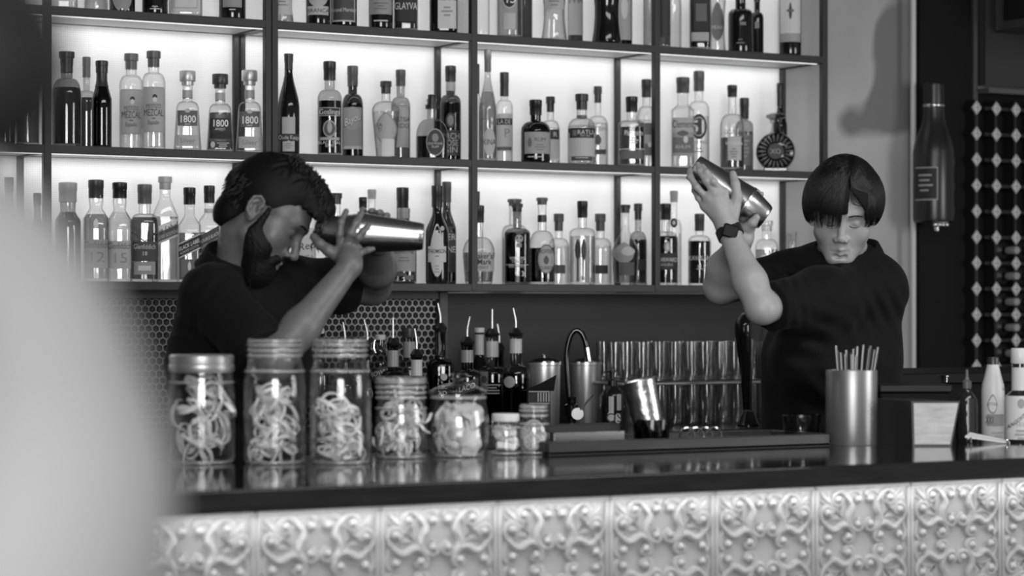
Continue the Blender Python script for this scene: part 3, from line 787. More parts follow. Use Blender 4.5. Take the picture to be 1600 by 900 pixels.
bt(M_, 2, 704, 33, 103, 'b', 'rum', 'tall dark engraved bottle', body=(.3, .35), liq=(.12, .3), fill=.62, cap=('cap', .06, .16), wrap=(.74, .83, .4), lab=[('oval', 0, .43, .9, .16, .05), ('oval', 0, .43, .6, .11, .25), ('rect', 0, .2, 1.6, .26, .05), ('text', 'ARCH', 0, .27, .06, .5, 0, .8), ('text', 'ROSE', 0, .20, .06, .5, 0, .8), ('text', 'GIN', 0, .13, .06, .5)])
bt(M_, 3, 744, 22, 100, 'b', 'wine', 'black-capped slim bottle half hidden by the post', cap=('cap', .03, .3), body=CLEAR)
bt(M_, 3, 762, 28, 77, 'f', 'long', 'tall clear bottle etched with branches', liq=AMB2, fill=.62, cap=('cap', .2, .2), body=(.75, .3), lab=[('oval', .2, .17, 1.3, .25, .55), ('text', 'KINA', .2, .17, .05, .05)] + [('rect', math.sin(k * 1.9) * .6, .30 + .035 * k, .35, .008, .1, .06 * math.cos(k * 2.3)) for k in range(9)])
bt(M_, 3, 788, 27, 113, 'b', 'rum', 'pale bottle with white label and black cap', body=CL2, liq=PALE, cap=('cap', .04, .26), lab=[('rect', 0, .34, 1.8, .4, .62), ('rect', 0, .46, 1.8, .07, .04), ('text', 'LA DE', 0, .46, .045, .8, 0, .8), ('text', 'P', .3, .34, .09, .3), ('rect', 0, .17, 1.7, .035, .15)])
bt(M_, 3, 837, 46, 156, 'f', 'squat', 'squat black rum bottle with cream label', body=(.08, .2), liq=(.03, .1), fill=.5, cap=('cap', .03, .24), lab=[('rect', .1, .31, 1.7, .34, .42), ('shield', -.4, .32, .3, .16, .2), ('text', 'RUM', .3, .36, .06, .15), ('lines', .3, .28, .8, 3, .04, .25), ('lines', 0, .09, 1.3, 1, .03, .7)])
bt(M_, 3, 860, 30, 151, 'b', 'squat', 'clear bottle with dark-banded label', liq=PALE, cap=('cork', .06, .22), body=CLEAR, lab=[('rect', 0, .28, 1.8, .4, .6), ('rect', 0, .45, 1.8, .14, .04), ('text', 'R', .5, .45, .07, .8)])
bt(M_, 3, 909, 44, 147, 'f', 'squat', 'clear gin bottle with black band and twine', liq=PALE, cap=('cork', .06, .22), body=CLEAR, lab=[('rect', 0, .28, 1.85, .34, .62), ('rect', 0, .44, 1.9, .14, .03), ('text', 'RATU', .25, .45, .06, .85, 0, 1.0), ('text', 'DRY GIN', .25, .40, .025, .7), ('rect', -.5, .44, .3, .08, .2), ('rect', 0, .08, 1.5, .06, .08), ('lines', 0, .09, 1.0, 1, .02, .8)], wrap=(.66, .70, .25))
bt(M_, 3, 934, 32, 135, 'b', 'jug', 'clear bottle with dark crest label', liq=PALE, cap=('cork', .06, .2), body=CL2, lab=[('text', 'ANT GIN', 0, .47, .04, .08, 0, .85), ('shield', 0, .34, .7, .13, .12), ('rect', 0, .19, 1.6, .06, .1)])
bt(M_, 3, 987, 41, 151, 'f', dict(sh=.60, nk=.66, nr=.32), 'square-shouldered bottle lettered in white', p=3.2, liq=(.3, .35), fill=.56, cap=('cap', .03, .22), lab=[('text', 'Plantation', .15, .47, .07, .95, 0, .65), ('lines', .15, .40, .7, 3, .035, .85), ('rect', 0, .24, 1.9, .012, .7), ('rect', 0, .16, 1.7, .12, .16)])
bt(M_, 3, 1010, 30, 124, 'b', 'whisky', 'clear bottle with dark grey label', liq=PALE, cap=('cap', .05, .2), body=CLEAR, lab=[('rect', 0, .33, 1.7, .36, .18), ('rect', 0, .33, 1.7, .1, .5), ('oval', .35, .27, .4, .06, .8)])
bt(M_, 4, 1067, 36, 121, 'f', dict(sh=.64, nk=.70, nr=.40, soft='cone'), 'clear square bottle with grey island label', p=4, body=CL2, liq=PALE, cap=('cap', .14, .17), lab=[('rect', 0, .34, 1.8, .42, .40), ('rect', 0, .47, 1.8, .16, .52), ('text', 'Clement', 0, .48, .08, .1, 0, .7), ('shield', 0, .38, 1.0, .06, .15), ('rect', 0, .25, 1.8, .17, .2), ('oval', .25, .31, .4, .08, .8), ('text', 'RHUM', 0, .23, .04, .65)])
bt(M_, 4, 1092, 33, 111, 'b', 'rum', 'clear bottle with large round numbered badge', body=CL2, liq=PALE, cap=('cap', .12, .2), lab=[('oval', 0, .44, 1.5, .25, .04), ('oval', 0, .44, 1.15, .19, .75), ('oval', 0, .44, 1.05, .175, .06), ('text', '51', 0, .44, .12, .9, 0, .9, .02), ('text', 'Pirassununga', 0, .29, .035, .2, 0, .7), ('lines', 0, .22, .8, 2, .03, .3)])
bt(M_, 4, 1144, 38, 133, 'f', dict(sh=.50, nk=.66, nr=.28), 'clear tequila bottle lettered white, half full', liq=(.32, .35), fill=.38, cap=('cap', .05, .14), lab=[('text', 'OCUTLAN', .15, .44, .05, .2, 0, .8), ('rect', .2, .25, 1.1, .28, .60), ('text', 'WILSON', .15, .31, .04, .9, 0, .9), ('lines', .15, .24, .7, 4, .03, .25)])
bt(M_, 4, 1163, 28, 153, 'b', 'rum', 'small brown bottle with black cap', body=GREY, liq=AMB, cap=('cap', .03, .28), lab=[('rect', 0, .3, 1.7, .4, .25), ('lines', 0, .42, 1.2, 5, .05, .5)])
bt(M_, 4, 1219, 22, 130, 'b', 'wine', 'black slim bottle behind the sunburst decanter', body=BLK, cap=('cap', .03, .25))
# ---- bottom shelf
L_ = 0
bt(L_, 0, 14, 30, 277, 'f', 'wine', 'dark tall bottle', body=DARKG, liq=DK)
bt(L_, 0, 58, 26, 302, 'f', 'wine', 'black-capped dark bottle by the post', body=DARKG, liq=DK)
bt(L_, 1, 106, 40, 285, 'f', dict(sh=.60, nk=.72, nr=.50, bul=.06, soft='slope'), 'grey-capped whisky bottle nearest the left post', body=(.62, .4), liq=(.4, .4), fill=.7, cap=('cap', .42, .2))
bt(L_, 1, 150, 40, 281, 'f', 'glen', 'amber malt bottle with tall dark cap', p=3, liq=(.62, .4), fill=.66, cap=('cap', .08, .18), lab=[('rect', 0, .27, 1.8, .28, .33), ('text', 'Glenfiddich', 0, .36, .062, .1, 0, .66), ('text', '12', 0, .24, .1, .16, 0, 1.2), ('shield', 0, .57, .4, .09, .75)])
bt(L_, 1, 187, 38, 285, 'f', 'glen', 'pale malt bottle with short black cap', p=3, liq=PALE, fill=.7, cap=('cap', .03, .16), lab=[('rect', 0, .27, 1.8, .28, .48), ('text', 'Glenfiddich', 0, .36, .062, .12, 0, .64), ('text', '15', 0, .24, .1, .3, 0, 1.2)])
bt(L_, 1, 226, 44, 288, 'f', dict(sh=.60, nk=.70, nr=.36), 'dark malt bottle with V-shaped embossing', p=3.4, liq=(.4, .35), fill=.66, cap=('cap', .2, .20), lab=[('rect', -.45, .46, .9, .014, .05, -.10), ('rect', .45, .46, .9, .014, .05, .10), ('rect', 0, .31, 1.7, .2, .07), ('text', 'Glenfiddich', 0, .36, .05, .6, 0, .68), ('text', '18', 0, .29, .04, .7), ('rect', 0, .14, 1.5, .13, .35), ('rect', 0, .14, .9, .05, .7)])
bt(L_, 1, 258, 41, 276, 'b', dict(sh=.62, nk=.80, nr=.34, soft='cone'), 'tall square whisky bottle with slanted pale label', p=5, body=CLEAR, liq=(.7, .4), fill=.62, cap=('cork', .3, .12), lab=[('rect', 0, .47, 1.9, .17, .8, .10), ('rect', 0, .45, 1.9, .09, .15, .10), ('text', 'Blue Label', .0, .50, .06, .06, .10, .75, .01), ('text', 'BLENDED SCOTCH', 0, .44, .03, .7, .10, .6)])
bt(L_, 1, 296, 35, 293, 'f', dict(sh=.60, nk=.70, nr=.38, soft='cone'), 'square whisky bottle with slanted black label', p=5, body=CL2, liq=(.45, .4), fill=.52, cap=('cap', .02, .18), lab=[('rect', 0, .38, 1.9, .16, .7, .11), ('rect', 0, .38, 1.9, .13, .03, .11), ('text', 'BLACK LABEL', 0, .395, .042, .9, .11, .62, .01), ('text', 'BLENDED SCOTCH', 0, .345, .025, .7, .11, .62), ('rect', 0, .15, 1.4, .18, .2), ('shield', 0, .17, .3, .1, .85)])
bt(L_, 1, 327, 32, 290, 'f', dict(sh=.64, nk=.72, nr=.38, soft='cone'), 'square whisky bottle with slanted striped label', p=5, body=CL2, liq=(.5, .4), fill=.52, cap=('cap', .06, .18), lab=[('rect', 0, .44, 1.9, .18, .10, .11), ('text', 'DOUBLE BLACK', 0, .46, .035, .85, .11, .6), ('text', 'SCOTCH WHISKY', 0, .40, .025, .7, .11, .6)], wrap=(.72, .76, .5))
bt(L_, 1, 368, 36, 289, 'f', 'whisky', 'dark-capped bottle mostly behind the bearded head', body=GREY, liq=AMB, cap=('cap', .03, .16))
bt(L_, 1, 386, 20, 262, 'b', 'wine', 'tall bottle with pale square cap behind the bearded head', body=GREY, cap=('cap', .3, .3), p=4)
bt(L_, 2, 476, 36, 298, 'b', 'vodka', 'clear vodka bottle beside the bearded face', body=CL2, liq=PALE, lab=[('rect', 0, .35, 1.7, .5, .66), ('text', 'Red', .2, .40, .08, .08, .05), ('text', 'USA', .3, .28, .05, .25)])
bt(L_, 2, 525, 34, 302, 'f', 'whisky', 'clear bottle with short dark cap above the tin', body=CL2, liq=PALE, cap=('cork', .06, .12))
bt(L_, 2, 567, 34, 308, 'f', 'jug', 'black-capped bottle behind the shaker tin', body=CLEAR, liq=PALE, cap=('cap', .03, .13))
bt(L_, 2, 581, 28, 296, 'b', 'wine', 'clear-necked bottle behind the shaker tin', body=CL2, cap=('cap', .35, .1))
bt(L_, 2, 629, 39, 293, 'b', 'wine', 'black long-necked bottle behind the shaker end', body=(.1, .2), liq=DK, cap=('cap', .03, .30))
bt(L_, 2, 631, 40, 325, 'f', dict(sh=.68, nk=.78, nr=.34), 'clear whisky bottle with pale label under the tin', body=CLEAR, liq=(.8, .5), fill=.6, cap=('cap', .3, .14), lab=[('rect', 0, .38, 1.8, .44, .36), ('shield', .05, .56, .2, .1, .1), ('text', 'GLENGOYNE', 0, .42, .05, .08, 0, .62), ('lines', 0, .34, .9, 2, .04, .2), ('rect', -.2, .12, .8, .05, .1), ('rect', .4, .08, .7, .06, .15)])
bt(L_, 2, 683, 36, 290, 'f', 'wine', 'black bottle with jagged white label', body=BLK, cap=('cap', .02, .22), lab=[('shield', 0, .34, 1.2, .54, .68), ('rect', 0, .30, 1.55, .16, .68), ('text', 'THOMSON', 0, .33, .040, .05, 0, .66, .01), ('lines', 0, .28, .6, 1, .03, .3), ('lines', 0, .18, .5, 3, .03, .4), ('oval', .45, .56, .35, .05, .5)])
bt(L_, 2, 698, 30, 284, 'b', 'wine', 'dark bottle with vertical lettering', body=(.2, .3), liq=DK, cap=('cap', .08, .2), lab=[('rect', 0, .34, 1.8, .44, .05), ('text', 'ER', .5, .46, .06, .6), ('text', 'NE', .5, .34, .06, .6)])
bt(L_, 3, 748, 50, 321, 'f', dict(sh=.38, nk=.60, nr=.24, bs=.86), 'square-shouldered bourbon bottle split by the post', p=2.6, body=CL2, liq=(.55, .4), fill=.40, cap=('cap', .04, .22), lab=[('rect', .15, .28, 1.65, .24, .50), ("text", "Maker's", .25, .355, .07, .04, 0, .8, .01), ('text', 'Mark', .35, .28, .07, .04, 0, .85, .01), ('text', 'WHISKY', .15, .21, .035, .12)])
bt(L_, 3, 745, 20, 299, 'b', 'wine', 'slim black-capped bottle behind the divider', body=CL2, cap=('cap', .03, .2))
bt(L_, 3, 804, 40, 311, 'b', 'rum', 'cork-stoppered dark bottle, rear', body=CLEAR, liq=MID, cap=('cork', .14, .08))
bt(L_, 3, 808, 41, 318, 'f', dict(sh=.62, nk=.70, nr=.28), 'dark whiskey bottle with white skull print', p=2.8, body=(.5, .3), liq=(.06, .2), fill=.64, cap=('cork', .05, .1), lab=[('oval', .15, .56, .6, .10, .45), ('oval', .0, .57, .12, .03, .03), ('oval', .3, .57, .12, .03, .03), ('rect', .15, .48, .4, .05, .35), ('text', 'WRITERS', 0, .32, .035, .7, 0, .9), ('text', 'TEARS', 0, .28, .035, .6), ('rect', 0, .24, 1.7, .008, .5), ('text', 'IRISH WHISKEY', 0, .22, .03, .6, 0, .7), ('text', '13', .3, .13, .06, .9)])
bt(L_, 3, 847, 41, 309, 'f', dict(sh=.42, nk=.62, nr=.28), 'bourbon bottle with large round label', body=CLEAR, liq=(.03, .2), fill=.42, cap=('cork', .14, .08), wrap=(.72, .80, .06), lab=[('oval', .32, .29, 1.3, .34, .1), ('oval', .32, .29, 1.2, .315, .45), ('text', "MICHTER'S", .32, .38, .045, .08, 0, .65, .01), ('shield', .32, .28, .4, .10, .12), ('text', 'BOURBON', .32, .19, .04, .1, 0, .7)])
bt(L_, 3, 873, 34, 334, 'b', 'squat', 'clear bottle with dark square label', body=CL2, liq=PALE, cap=('cork', .08, .24), lab=[('rect', 0, .22, 1.2, .12, .1)])
bt(L_, 3, 910, 41, 314, 'f', dict(sh=.60, nk=.68, nr=.28), 'clear bottle of amber with feather print', p=2.8, body=CL2, liq=(.8, .35), fill=.58, cap=('cap', .03, .2), lab=[('shield', -.35, .42, .45, .24, .05), ('shield', .1, .42, .4, .26, .08), ('rect', -.35, .2, .12, .32, .06), ('rect', .05, .2, .12, .3, .05), ('rect', .45, .3, .3, .05, .4)])
bt(L_, 3, 938, 36, 334, 'b', 'squat', 'clear bottle with dark chest label', body=CL2, liq=PALE, cap=('cork', .08, .24), lab=[('rect', 0, .22, 1.3, .12, .04)])
bt(L_, 3, 977, 43, 320, 'f', dict(sh=.40, nk=.72, nr=.24, bs=.85, soft='slope'), 'curvy bottle with grey leaf print', body=CLEAR, liq=(.6, .35), fill=.44, cap=('cork', .04, .1), lab=[('shield', -.1, .40, 1.5, .26, .35), ('shield', .2, .42, 1.0, .12, .6), ('rect', .1, .2, 1.1, .16, .12)])
bt(L_, 3, 997, 28, 318, 'b', 'squat', 'dark bottle with hourglass black stopper', body=GREY, liq=(.2, .3), fill=.56, cap=('cork', .02, .2), lab=[('rect', 0, .25, 1.7, .13, .04)])
bt(L_, 4, 1040, 39, 318, 'f', dict(sh=.56, nk=.66, nr=.30), 'dark bottle with star emblem and band', body=CLEAR, liq=(.09, .25), fill=.60, cap=('cap', .02, .2), lab=[('oval', .15, .47, .55, .13, .35), ('shield', .15, .47, .3, .1, .7), ('rect', 0, .29, 1.9, .2, .04), ('text', 'STARWARD', .1, .31, .05, .85, 0, .8), ('text', 'SOLERA', .1, .25, .03, .7)])
bt(L_, 4, 1053, 24, 298, 'b', 'rum', 'clear bottle with black disc emblem', body=CL2, liq=PALE, cap=('cap', .3, .12), lab=[('oval', 0, .66, .9, .10, .02), ('oval', 0, .66, .4, .045, .6)])
bt(L_, 4, 1093, 36, 334, 'f', dict(sh=.60, nk=.70, nr=.30), 'dark bottle with clear shoulders and foil neck', body=CL2, liq=(.05, .2), fill=.62, cap=('cap', .10, .24), lab=[('text', 'KAVALAN', 0, .38, .06, .9, 0, .8, .01), ('lines', 0, .27, .6, 2, .04, .6)])
bt(L_, 4, 1198, 36, 345, 'f', dict(sh=.58, nk=.72, nr=.34), 'clear square decanter with plain pale label', p=4, body=CL2, liq=(.6, .4), fill=.56, cap=('cork', 'glass', .16), lab=[('rect', .2, .28, 1.4, .36, .7)])
bt(L_, 4, 1238, 34, 362, 'b', 'squat', 'small clear bottle behind the shirt shoulder', body=CL2, liq=PALE, cap=('cork', .3, .14))

ORD = ['first', 'second', 'third', 'fourth', 'fifth', 'sixth', 'seventh', 'eighth', 'ninth', 'tenth', 'eleventh', 'twelfth']
SHN = ['bottom', 'middle', 'top']; BAYN = ['leftmost', 'second', 'third', 'fourth', 'rightmost']
YF, YB = 6.668, 6.782
cnt = {}
for r in sorted(B, key=lambda r: (r[0], r[1], r[2])):
    shelf, bay, px_, w, tp, row, kd, desc, p, dr, body, liq, fill, cap, lab, wrap, turn = r
    Y = YF if row == 'f' else YB
    x, zc = atY(px_, Y)
    R = w * zc / FPX / 2
    if p > 3 and not isinstance(kd, str): pass
    H = hz(tp, zc) - SHELF_Z[shelf]
    H = min(H, 0.365)
    rz = -math.atan2(x, Y) + turn
    kd = K[kd] if isinstance(kd, str) else kd
    if p >= 3: rz += 0.0
    bs = kd.get('bs', 1.0)
    b_ = make_bottle('liquor_bottle', R, H, kd, body, liq, fill, cap, lab, p, dr, wrap)
    b_.location = (x, Y, SHELF_Z[shelf]); b_.rotation_euler = (0, 0, rz)
    k = (shelf, bay); cnt[k] = cnt.get(k, 0) + 1
    lb = '%s, %s from left, %s shelf, %s bay' % (desc, ORD[cnt[k] - 1], SHN[shelf], BAYN[bay])
    if len(lb.replace('-', ' ').split()) > 15: lb = '%s, %s in %s shelf, %s bay' % (desc, ORD[cnt[k] - 1], SHN[shelf], BAYN[bay])
    if len(lb.replace('-', ' ').split()) > 16: print('LONG', lb)
    b_['label'] = lb
    b_['category'] = 'bottle'; b_['group'] = 'liquor bottles on the %s shelf' % SHN[shelf]

# the sunburst decanter
x, zc = atY(1212, YF); s = zc / FPX
root = empty('decanter', (x, YF, SHELF_Z[1]), -math.atan2(x, YF), 'round dark decanter with radiating cut flutes and crystal stopper on the middle shelf', 'decanter')
R = 30.5 * s; Zc_ = R * 1.02
MX = Matrix.Translation((0, 0, Zc_)) @ Matrix.Rotation(PI / 2, 4, 'X')
g = Geo(); g.lathe([(R * .75, -.030), (R * .96, -.020), (R, -.006), (R, .006), (R * .96, .020), (R * .75, .030), (R * .5, .034)], 48, M=MX)
g.box(-R * .6, R * .6, -.025, .025, 0, .014, b=.003)
g.build('glass_body', principled('dark_crystal', .012, .05), root)
g = Geo()
for k in range(22):
    a = 2 * PI * k / 22
    g.tube([(math.cos(a) * R * .50, -.0345, Zc_ + math.sin(a) * R * .50), (math.cos(a) * R * .70, -.037, Zc_ + math.sin(a) * R * .70), (math.cos(a) * R * .9, -.028, Zc_ + math.sin(a) * R * .9)], [.0016, .0042, .0012], 6)
g.build('sunburst_flutes', principled('cut_crystal', .32, .08, .5), root)
g = Geo(); g.lathe([(R * .40, .036), (R * .38, .038)], 32, M=MX); g.build('medallion', paper(.09), root)
def deco_text(root, s_, z, hh_, y, t, sx_=1.0, x=0.0):
    vs, fs = text_geo(s_, .01)
    g = Geo(); g.add([(x + a * hh_ * sx_, y, z + (b - .5) * hh_) for a, b in vs], fs); return g
deco_text(root, 'XO', Zc_, .016, -.0392, .4).build('medallion_lettering', paper(.4), root)
g = Geo(); g.lathe([(R * .34, 2 * R - .004), (R * .24, 2 * R + .008), (R * .2, 2 * R + .03), (R * .3, 2 * R + .036), (R * .3, 2 * R + .042)], 20); g.build('neck', glass(.8, .3), root)
g = Geo(); g.lathe([(R * .3, 2 * R + .043), (R * .52, 2 * R + .052), (R * .5, 2 * R + .06), (R * .35, 2 * R + .066)], 10); g.build('stopper', glass(.55, .3), root)
# =================================================================== THINGS ON THE BAR
JG = glass(.98, .80, .08, 'jar_glass', 3.0)
PEEL = [principled('dried_peel_%d' % i, t, .6) for i, t in enumerate((.70, .82, .9))]
def jar(px, w, top, base, neckw, desc, lid=None, kind='mason', hh_neck=.20):
    """jar: px centre, widths and heights measured in the photograph at its own distance"""
    p_ = onz(px, base, BAR_Z); R = w / 2 * p_.dot(Vector((ST, CT, 0))) / FPX
    zc = Vector((p_.x, p_.y)).dot(Vector((ST, CT))) + R
    R = w / 2 * zc / FPX
    c = Vector((p_.x + R * ST, p_.y + R * CT, BAR_Z))
    H = hz(top, zc) - BAR_Z + 0.0; Rn = neckw / 2 * zc / FPX
    root = empty('glass_jar', c, -TH, desc, 'jar')
    zn = H * (1 - hh_neck)
    g = Geo()
    if kind == 'mason':
        out = [(R * .86, 0), (R * .96, .004), (R, .014), (R, zn * .72), (R * .985, zn * .80), (R * .93, zn * .92), (Rn * 1.0, zn * .985), (Rn * .97, zn + .004)]
        b = zn + .006
        while b < H - .008:
            out += [(Rn * .95, b), (Rn * 1.02, b + .003), (Rn * 1.02, b + .006), (Rn * .95, b + .009)]; b += .012
        out += [(Rn * 1.0, H - .004), (Rn * .99, H)]
    elif kind == 'round':
        out = [(R * .70, 0), (R * .82, .006), (R * .93, H * .12), (R, H * .3), (R, H * .48), (R * .94, H * .62), (Rn * 1.02, H * .74), (Rn * .97, H * .78), (Rn, H * .84)]
    inner = [(max(r - .004, .002), max(h_, .008)) for r, h_ in reversed(out) if True]
    g.lathe(out + inner, 48, caps=False)
    g.add([], [])
    n = 48; L = len(out + inner)
    g.f.append(tuple(range(n - 1, -1, -1))); g.m.append(0)
    g.f.append(tuple((L - 1) * n + k for k in range(n))); g.m.append(0)
    g.build('glass_body', JG, root, ang=55)
    g = Geo()
    def ring(r, z, t):
        g = Geo(); g.tube([(math.cos(a) * r, math.sin(a) * r, z) for a in [2 * PI * i / 48 for i in range(48)]], t, 8, closed=True, flat=1.0)
        g.build('rim_ring', frosted(), root, ang=180)
    if kind == 'mason':
        b = zn + .010
        while b < H - .006: ring(Rn * 1.0, b, .0028); b += .0105
        ring(Rn * .99, H - .002, .0026); ring(R * .95, zn * .90, .0022); ring(R * .90, .004, .0028)
    else: ring(Rn * 1.0, H * .80, .003); ring(R * .74, .004, .003)
    return root, c, R, Rn, H, zn
def peel(rad, wd, thick, arc, twist, mi):
    """a strip of peel: a ribbon bent into a ring or curl"""
    g = Geo(); n = 26; vs = []; fs = []
    a0 = random.random() * 6
    for i in range(n + 1):
        a = a0 + arc * i / n
        rr_ = rad * (1 + .08 * math.sin(3 * a + a0)); zz = twist * i / n + .06 * rad * math.sin(2 * a)
        for (dr_, dz_) in ((-thick, -wd), (thick, -wd), (thick, wd), (-thick, wd)):
            vs.append(((rr_ + dr_) * math.cos(a), (rr_ + dr_) * math.sin(a), zz + dz_))
    for i in range(n):
        for k in range(4):
            fs.append((i * 4 + k, i * 4 + (k + 1) % 4, (i + 1) * 4 + (k + 1) % 4, (i + 1) * 4 + k))
    fs.append((3, 2, 1, 0)); fs.append(tuple(n * 4 + k for k in range(4)))
    g.add(vs, fs); return g.mesh('citrus_peel', [PEEL[mi]])
RINGS = [peel(random.uniform(.021, .029), random.uniform(.0026, .0042), .0013, 2 * PI * random.uniform(.86, 1.0), random.uniform(0, .01), i % 3) for i in range(9)]
CURLS = [peel(random.uniform(.012, .026), random.uniform(.0025, .0045), .001, 2 * PI * random.uniform(.4, 1.3), random.uniform(.01, .05), i % 3) for i in range(9)]
def fill_peel(c, R, z0, z1, n, pool, label, group, tilt=1.2, sc_=1.0, name='dried_citrus_ring'):
    rnd = random.Random(n)
    for i in range(n):
        o = bpy.data.objects.new(name, rnd.choice(pool)); COL.objects.link(o)
        a = rnd.random() * 2 * PI; m = max(.001, R - .031 * sc_)
        r = m * math.sqrt(rnd.random()) * (1.0 if rnd.random() < .4 else 1.0)
        z = z0 + .012 + (z1 - z0 - .02) * (i + .5) / n
        o.location = (c.x + r * math.cos(a), c.y + r * math.sin(a), z)
        o.rotation_euler = (rnd.uniform(-tilt, tilt), rnd.uniform(-tilt, tilt), rnd.random() * 6)
        o.scale = (sc_,) * 3
        tag(o, label, 'dried citrus', group)
# jar 1: tall jar with metal lid, blurred by the customer
j, c, R, Rn, H, zn = jar(308, 104, 574, 727, 96, 'wide glass jar with a steel screw lid, leftmost on the bar', hh_neck=.06)
g = Geo(); g.lathe([(Rn * 1.03, H - .010), (Rn * 1.06, H - .007), (Rn * 1.06, H + .004), (Rn * 1.03, H + .006), (Rn * 1.04, H + .010), (Rn * 1.05, H + .022), (Rn * .99, H + .025)], 48); g.build('lid', principled('satin_lid', .8, .3, .85), j)
fill_peel(c, R, BAR_Z, BAR_Z + H * .82, 26, CURLS, 'pale dried peel curl inside the steel-lidded jar', 'peel curls in the steel-lidded jar', 1.6, 1.25, 'dried_peel_curl')
j, c, R, Rn, H, zn = jar(424.5, 97, 531, 727, 83, 'tall glass jar of peel rings, left of the two tall open-threaded jars', hh_neck=.17)
g = Geo(); g.lathe([(Rn * .93, H - .012), (Rn * 1.0, H), (Rn * .98, H + .003), (Rn * .6, H + .004)], 40); g.build('glass_lid', JG, j)
fill_peel(c, R, BAR_Z, BAR_Z + H * .62, 46, RINGS, 'pale dried citrus ring in the left of the two tall threaded jars', 'citrus rings in the left tall jar')
j, c, R, Rn, H, zn = jar(528, 96, 531, 727, 82, 'tall glass jar of peel rings, right of the two tall open-threaded jars', hh_neck=.17)
g = Geo(); g.lathe([(Rn * .93, H - .012), (Rn * 1.0, H), (Rn * .98, H + .003), (Rn * .6, H + .004)], 40); g.build('glass_lid', JG, j)
fill_peel(c, R, BAR_Z, BAR_Z + H * .52, 36, RINGS, 'pale dried citrus ring in the right of the two tall threaded jars', 'citrus rings in the right tall jar')
j, c, R, Rn, H, zn = jar(624.5, 82, 592, 718, 76, 'medium glass jar packed with shredded peel beside the domed-lid jar', hh_neck=.30)
g = Geo(); g.lathe([(Rn * 1.0, H - .008), (Rn * 1.05, H - .004), (Rn * 1.05, H + .002), (Rn * .9, H + .005)], 40); g.build('glass_lid', JG, j)
fill_peel(c, R, BAR_Z, BAR_Z + H * .70, 60, CURLS, 'pale peel shred packed in the medium jar', 'peel shreds in the medium jar', 1.5, .85, 'peel_shred')
# jar 5: round cookie jar with domed lid and knob
j, c, R, Rn, H, zn = jar(715, 97, 598, 716, 84, 'round glass jar with domed knob lid full of pale wafers', kind='round')
g = Geo(); k_ = H * .84
g.lathe([(Rn * .9, k_ - .006), (Rn * 1.08, k_ + .002), (Rn * 1.10, k_ + .006), (Rn * .9, k_ + .013), (Rn * .5, k_ + .021), (Rn * .2, k_ + .025), (Rn * .14, k_ + .029), (Rn * .36, k_ + .033), (Rn * .40, k_ + .039), (Rn * .30, k_ + .043)], 40); g.build('glass_lid', JG, j)
wg = Geo()
vs = []; fs = []
for i in range(9):
    for k in range(9):
        u, v = i / 8 - .5, k / 8 - .5
        vs.append((u * .062 * (1 - .3 * v * v), v * .056, .012 * math.sin(u * 5) + .006 * math.cos(v * 7)))
for i in range(8):
    for k in range(8): a = i * 9 + k; fs.append((a, a + 1, a + 10, a + 9))
wg.add(vs, fs); wg.add([(x, y, z + .003) for x, y, z in vs], [tuple(reversed(f)) for f in fs])
WAF = [wg.mesh('wafer', [m]) for m in (principled('wafer_pale', .66, .6), principled('wafer_light', .78, .6))]
rnd = random.Random(3)
for i in range(44):
    o = bpy.data.objects.new('pale_wafer', rnd.choice(WAF)); COL.objects.link(o)
    a = rnd.random() * 2 * PI; r = (R - .026) * (rnd.random() ** .4)
    o.location = (c.x + r * math.cos(a), c.y + r * math.sin(a), BAR_Z + .02 + (H * .66 - .03) * (i + .5) / 44)
    o.rotation_euler = (PI / 2 + rnd.uniform(-.4, .4), rnd.uniform(-.5, .5), a + PI / 2 + rnd.uniform(-.4, .4)); o.scale = (.8,) * 3
    tag(o, 'curved pale wafer inside the round domed-lid jar', 'wafer', 'wafers in the round jar')
# jar 6: small jar of white cubes with white lid
j, c, R, Rn, H, zn = jar(790, 50, 656, 712, 40, 'small glass jar of white cubes with white lid', hh_neck=.12)
g = Geo(); g.lathe([(Rn * 1.05, H - .003), (Rn * 1.08, H), (Rn * 1.08, H + .011), (Rn * 1.02, H + .013)], 32); g.build('lid', principled('white_lid', .8, .4), j)
cg = Geo(); cg.box(-.008, .008, -.008, .008, -.008, .008, b=.0025); cme = cg.mesh('sugar_cube', [principled('sugar', .85, .8)])
for i in range(26):
    o = bpy.data.objects.new('white_cube', cme); COL.objects.link(o); a = rnd.random() * 6.28; r = (R - .014) * math.sqrt(rnd.random())
    o.location = (c.x + r * math.cos(a), c.y + r * math.sin(a), BAR_Z + .014 + (H * .72 - .01) * i / 26); o.rotation_euler = (rnd.random(), rnd.random(), rnd.random() * 3)
    tag(o, 'white sugar-like cube inside the small white-lidded jar', 'sugar cube', 'white cubes in the small jar')
